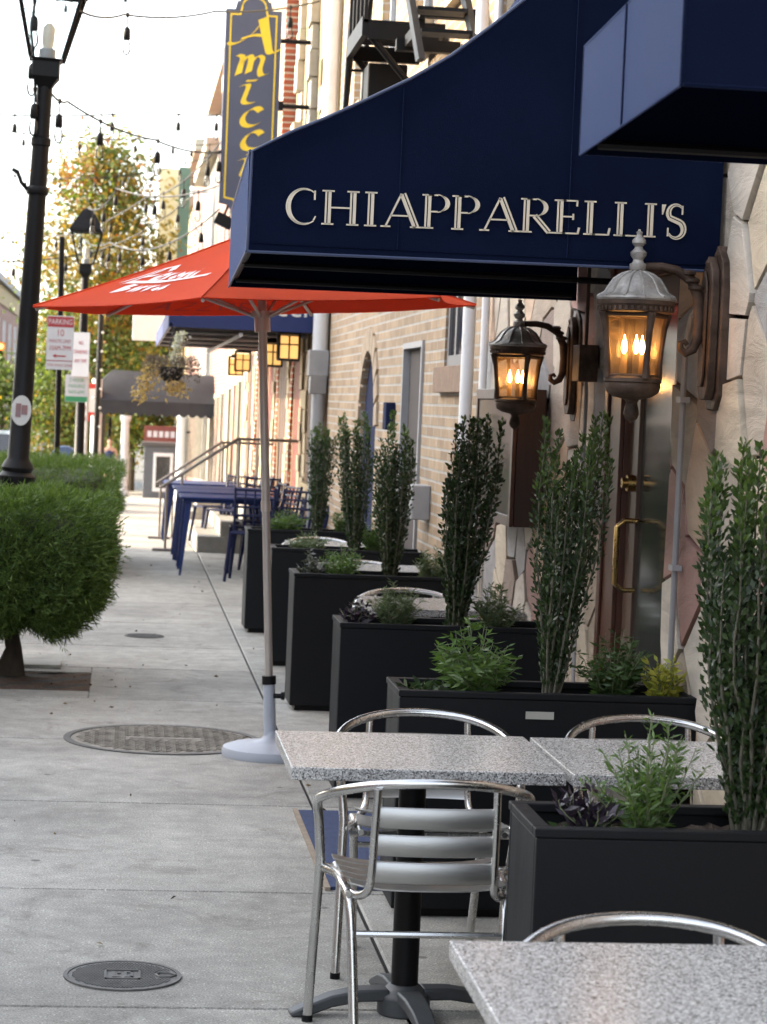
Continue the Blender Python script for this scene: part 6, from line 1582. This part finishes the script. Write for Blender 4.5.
def car(label, loc, paint):
    t = thing('parked_car', label, 'car', loc, 0, 'cars parked along the kerb')
    W, Lc = .90, 2.2
    side = [(-2.2, .35), (-2.2, .75), (-2.1, .95), (-1.0, 1.02), (-.45, 1.45), (.9, 1.50), (1.7, 1.05), (2.15, .95), (2.2, .7), (2.2, .35)]
    g = G(); n = len(side); vs = []
    for s_, k in ((-1, 1), (1, 1)):
        for (y, z) in side: vs.append((s_ * W * (1 if z < 1.1 else .82), y, z))
    g.add(vs, [tuple(range(n)), tuple(range(2 * n - 1, n - 1, -1))] + [(i, (i + 1) % n, n + (i + 1) % n, n + i) for i in range(n)])
    b = g.obj('body', paint, t, .05, 3)
    g = G()
    for s_ in (-1, 1):
        q = [(s_ * W * .96, -.75, 1.08), (s_ * W * .84, -.36, 1.42), (s_ * W * .84, .82, 1.45), (s_ * W * .96, 1.3, 1.1)]
        g.add([(x + s_ * .015, y, z) for x, y, z in q], [(0, 1, 2, 3)])
    g.add([(-.7, -1.0, 1.06), (.7, -1.0, 1.06), (.66, -.52, 1.43), (-.66, -.52, 1.43)], [(0, 1, 2, 3)])
    g.v[-4:] = [(x, y - .03, z + .02) for x, y, z in g.v[-4:]]
    g.add([(-.7, 1.62, 1.12), (.7, 1.62, 1.12), (.66, .98, 1.49), (-.66, .98, 1.49)], [(0, 1, 2, 3)])
    g.v[-4:] = [(x, y + .03, z + .015) for x, y, z in g.v[-4:]]
    g.obj('window', DKGLASS, t)
    for sx in (-1, 1):
        for yy in (-1.4, 1.4):
            wq = G(); wq.tube([(sx * .72, yy, .32), (sx * .92, yy, .32)], .32, 20); wh = wq.obj('wheel', mat('tyre', (.015, .015, .015), .8), t)
            G().tube([(sx * .921, yy, .32), (sx * .93, yy, .32)], .2, 14).obj('rim', ALU, wh)
        G().box(sx * .7 - .15, sx * .7 + .15, -2.215, -2.19, .72, .86).obj('tail_light', mat('tail light', (.3, .02, .015), .3), t)
    return t
cr = car('dark teal car parked at the far left beyond the hedge', (-2.75, 46, gz(46)), mat('teal paint', (.03, .06, .07), .25, .3, .05, 3, coat=.6))
cr2 = dup(cr, (-3.15, 54, gz(54)), 0, 'silver car parked behind the mailbox, mostly hidden')
pm = mat('silver paint', (.45, .46, .47), .3, .4, .05, 3, coat=.6)
for ch in cr2.children:
    if ch.name.startswith('body'): ch.data = ch.data.copy(); ch.data.materials[0] = pm

# ------------------------------------------------------------------ far person
SKIN = mat('skin', (.50, .30, .21), .55, 0, .06, 10); TOP = mat('navy top', (.03, .04, .11), .8, 0, .1, 10); SHORT = mat('white shorts', (.66, .66, .66), .8, 0, .06, 10); HAIR = mat('brown hair', (.10, .055, .03), .6, 0, .2, 20)
pe = thing('person', 'person in a navy sleeveless top and white shorts walking far down the pavement', 'person', (-.40, 70, gz(70)))
def skin_mesh(name, nodes, edges, m, parent, sub=2):
    me = bpy.data.meshes.new(name); me.from_pydata([n_[0] for n_ in nodes], edges, []); o = bpy.data.objects.new(name, me); COL.objects.link(o)
    md = o.modifiers.new('s', 'SKIN'); md.use_smooth_shade = True
    for i, n_ in enumerate(nodes):
        v = me.skin_vertices[0].data[i]; v.radius = n_[1] if isinstance(n_[1], tuple) else (n_[1], n_[1])
    me.skin_vertices[0].data[0].use_root = True
    o.modifiers.new('u', 'SUBSURF').levels = sub; o.modifiers['u'].render_levels = sub
    dg = bpy.context.evaluated_depsgraph_get(); nm = bpy.data.meshes.new_from_object(o.evaluated_get(dg)); nm.materials.clear(); nm.materials.append(m)
    bpy.data.objects.remove(o); nm.name = name
    for p in nm.polygons: p.use_smooth = True
    o2 = bpy.data.objects.new(name, nm); COL.objects.link(o2); o2.parent = parent
    return o2
nodes = [((0, 0, .95), (.145, .10)), ((0, 0, 1.12), (.115, .085)), ((0, 0, 1.30), (.15, .095)), ((0, .0, 1.41), (.07, .06)), ((0, -.01, 1.49), .05), ((0, -.02, 1.56), (.07, .085)), ((0, -.02, 1.65), (.075, .09)),
         ((-.17, 0, 1.37), .055), ((-.23, .02, 1.12), .042), ((-.25, -.05, .88), .033), ((-.25, -.07, .79), (.022, .04)), ((.17, 0, 1.37), .055), ((.23, .03, 1.12), .042), ((.25, .0, .88), .033), ((.25, -.01, .79), (.022, .04)),
         ((-.085, 0, .86), .085), ((-.09, -.06, .48), .055), ((-.09, .02, .09), .04), ((-.09, -.10, .035), .035), ((.085, 0, .86), .085), ((.09, .04, .48), .055), ((.09, .14, .11), .04), ((.09, .04, .04), .035)]
edges = [(0, 1), (1, 2), (2, 3), (3, 4), (4, 5), (5, 6), (2, 7), (7, 8), (8, 9), (9, 10), (2, 11), (11, 12), (12, 13), (13, 14), (0, 15), (15, 16), (16, 17), (17, 18), (0, 19), (19, 20), (20, 21), (21, 22)]
bd = skin_mesh('body', nodes, edges, SKIN, pe)
skin_mesh('top', [((0, 0, .98), (.155, .115)), ((0, 0, 1.12), (.13, .10)), ((0, 0, 1.29), (.165, .112)), ((0, 0, 1.38), (.11, .08))], [(0, 1), (1, 2), (2, 3)], TOP, pe)
skin_mesh('shorts', [((0, 0, .95), (.165, .125)), ((-.09, -.01, .84), .105), ((-.09, -.03, .66), .09), ((.09, .01, .84), .105), ((.09, .02, .66), .09)], [(0, 1), (1, 2), (0, 3), (3, 4)], SHORT, pe)
skin_mesh('hair', [((0, .02, 1.68), (.085, .09)), ((0, .06, 1.60), (.085, .07)), ((0, .08, 1.48), (.06, .04))], [(0, 1), (1, 2)], HAIR, pe)
g = G()
for s_ in (-1, 1): g.lathe([(.001, -.012), (.011, 0), (.001, .012)], 6, (s_ * .03, -.108, 1.62))
g.obj('eyes', BLK, pe); g = G(); g.box(-.025, .025, -.112, -.10, 1.545, 1.555); g.obj('mouth', mat('lips', (.35, .10, .09), .5), pe)

# ------------------------------------------------------------------ buildings across the street (they shade the near pavement)
def across(label, y0, y1, H, m, seed):
    b = thing('opposite_building', label, 'building', (0, 0, 0), 0, 'buildings across the street, outside the picture on the left')
    xf = -12.2; ops = []; y = y0 + 1
    while y < y1 - 2: ops.append((y, y + 1.1)); y += 2.6
    g = G(); z = -.5
    while z < H - .5:
        zt = min(H, z + 3.2); g2 = facade(y0, y1, z, zt, [(a, c, z + .9, min(zt - .3, z + 2.6)) for a, c in ops] if zt - z > 2.8 else [], xf - .24, g=g); z = zt
    g.box(xf - 9, xf - .242, y0 + .01, y1 - .01, -.5, H - .05); g.obj('wall', m, b)
    for (a, c) in ops:
        z = -.5
        while z < H - 2.8:
            wn = G().box(xf - .08, xf + .04, a - .05, c + .05, z + .78, z + .898).obj('window', WHSTONE, b); G().box(xf - .16, xf - .14, a, c, z + .9, z + 2.6).obj('pane', DKGLASS, wn); z += 3.2
    G().box(xf - 9, xf + .3, y0, y1, H, H + .4).obj('cornice', WHSTONE, b)
across('red brick building across the street nearest the camera', -34, 4, 8.6, REDBR2, 1)
across('cream building across the street opposite the restaurant', 4.1, 29.5, 8.8, CREAMW, 2)
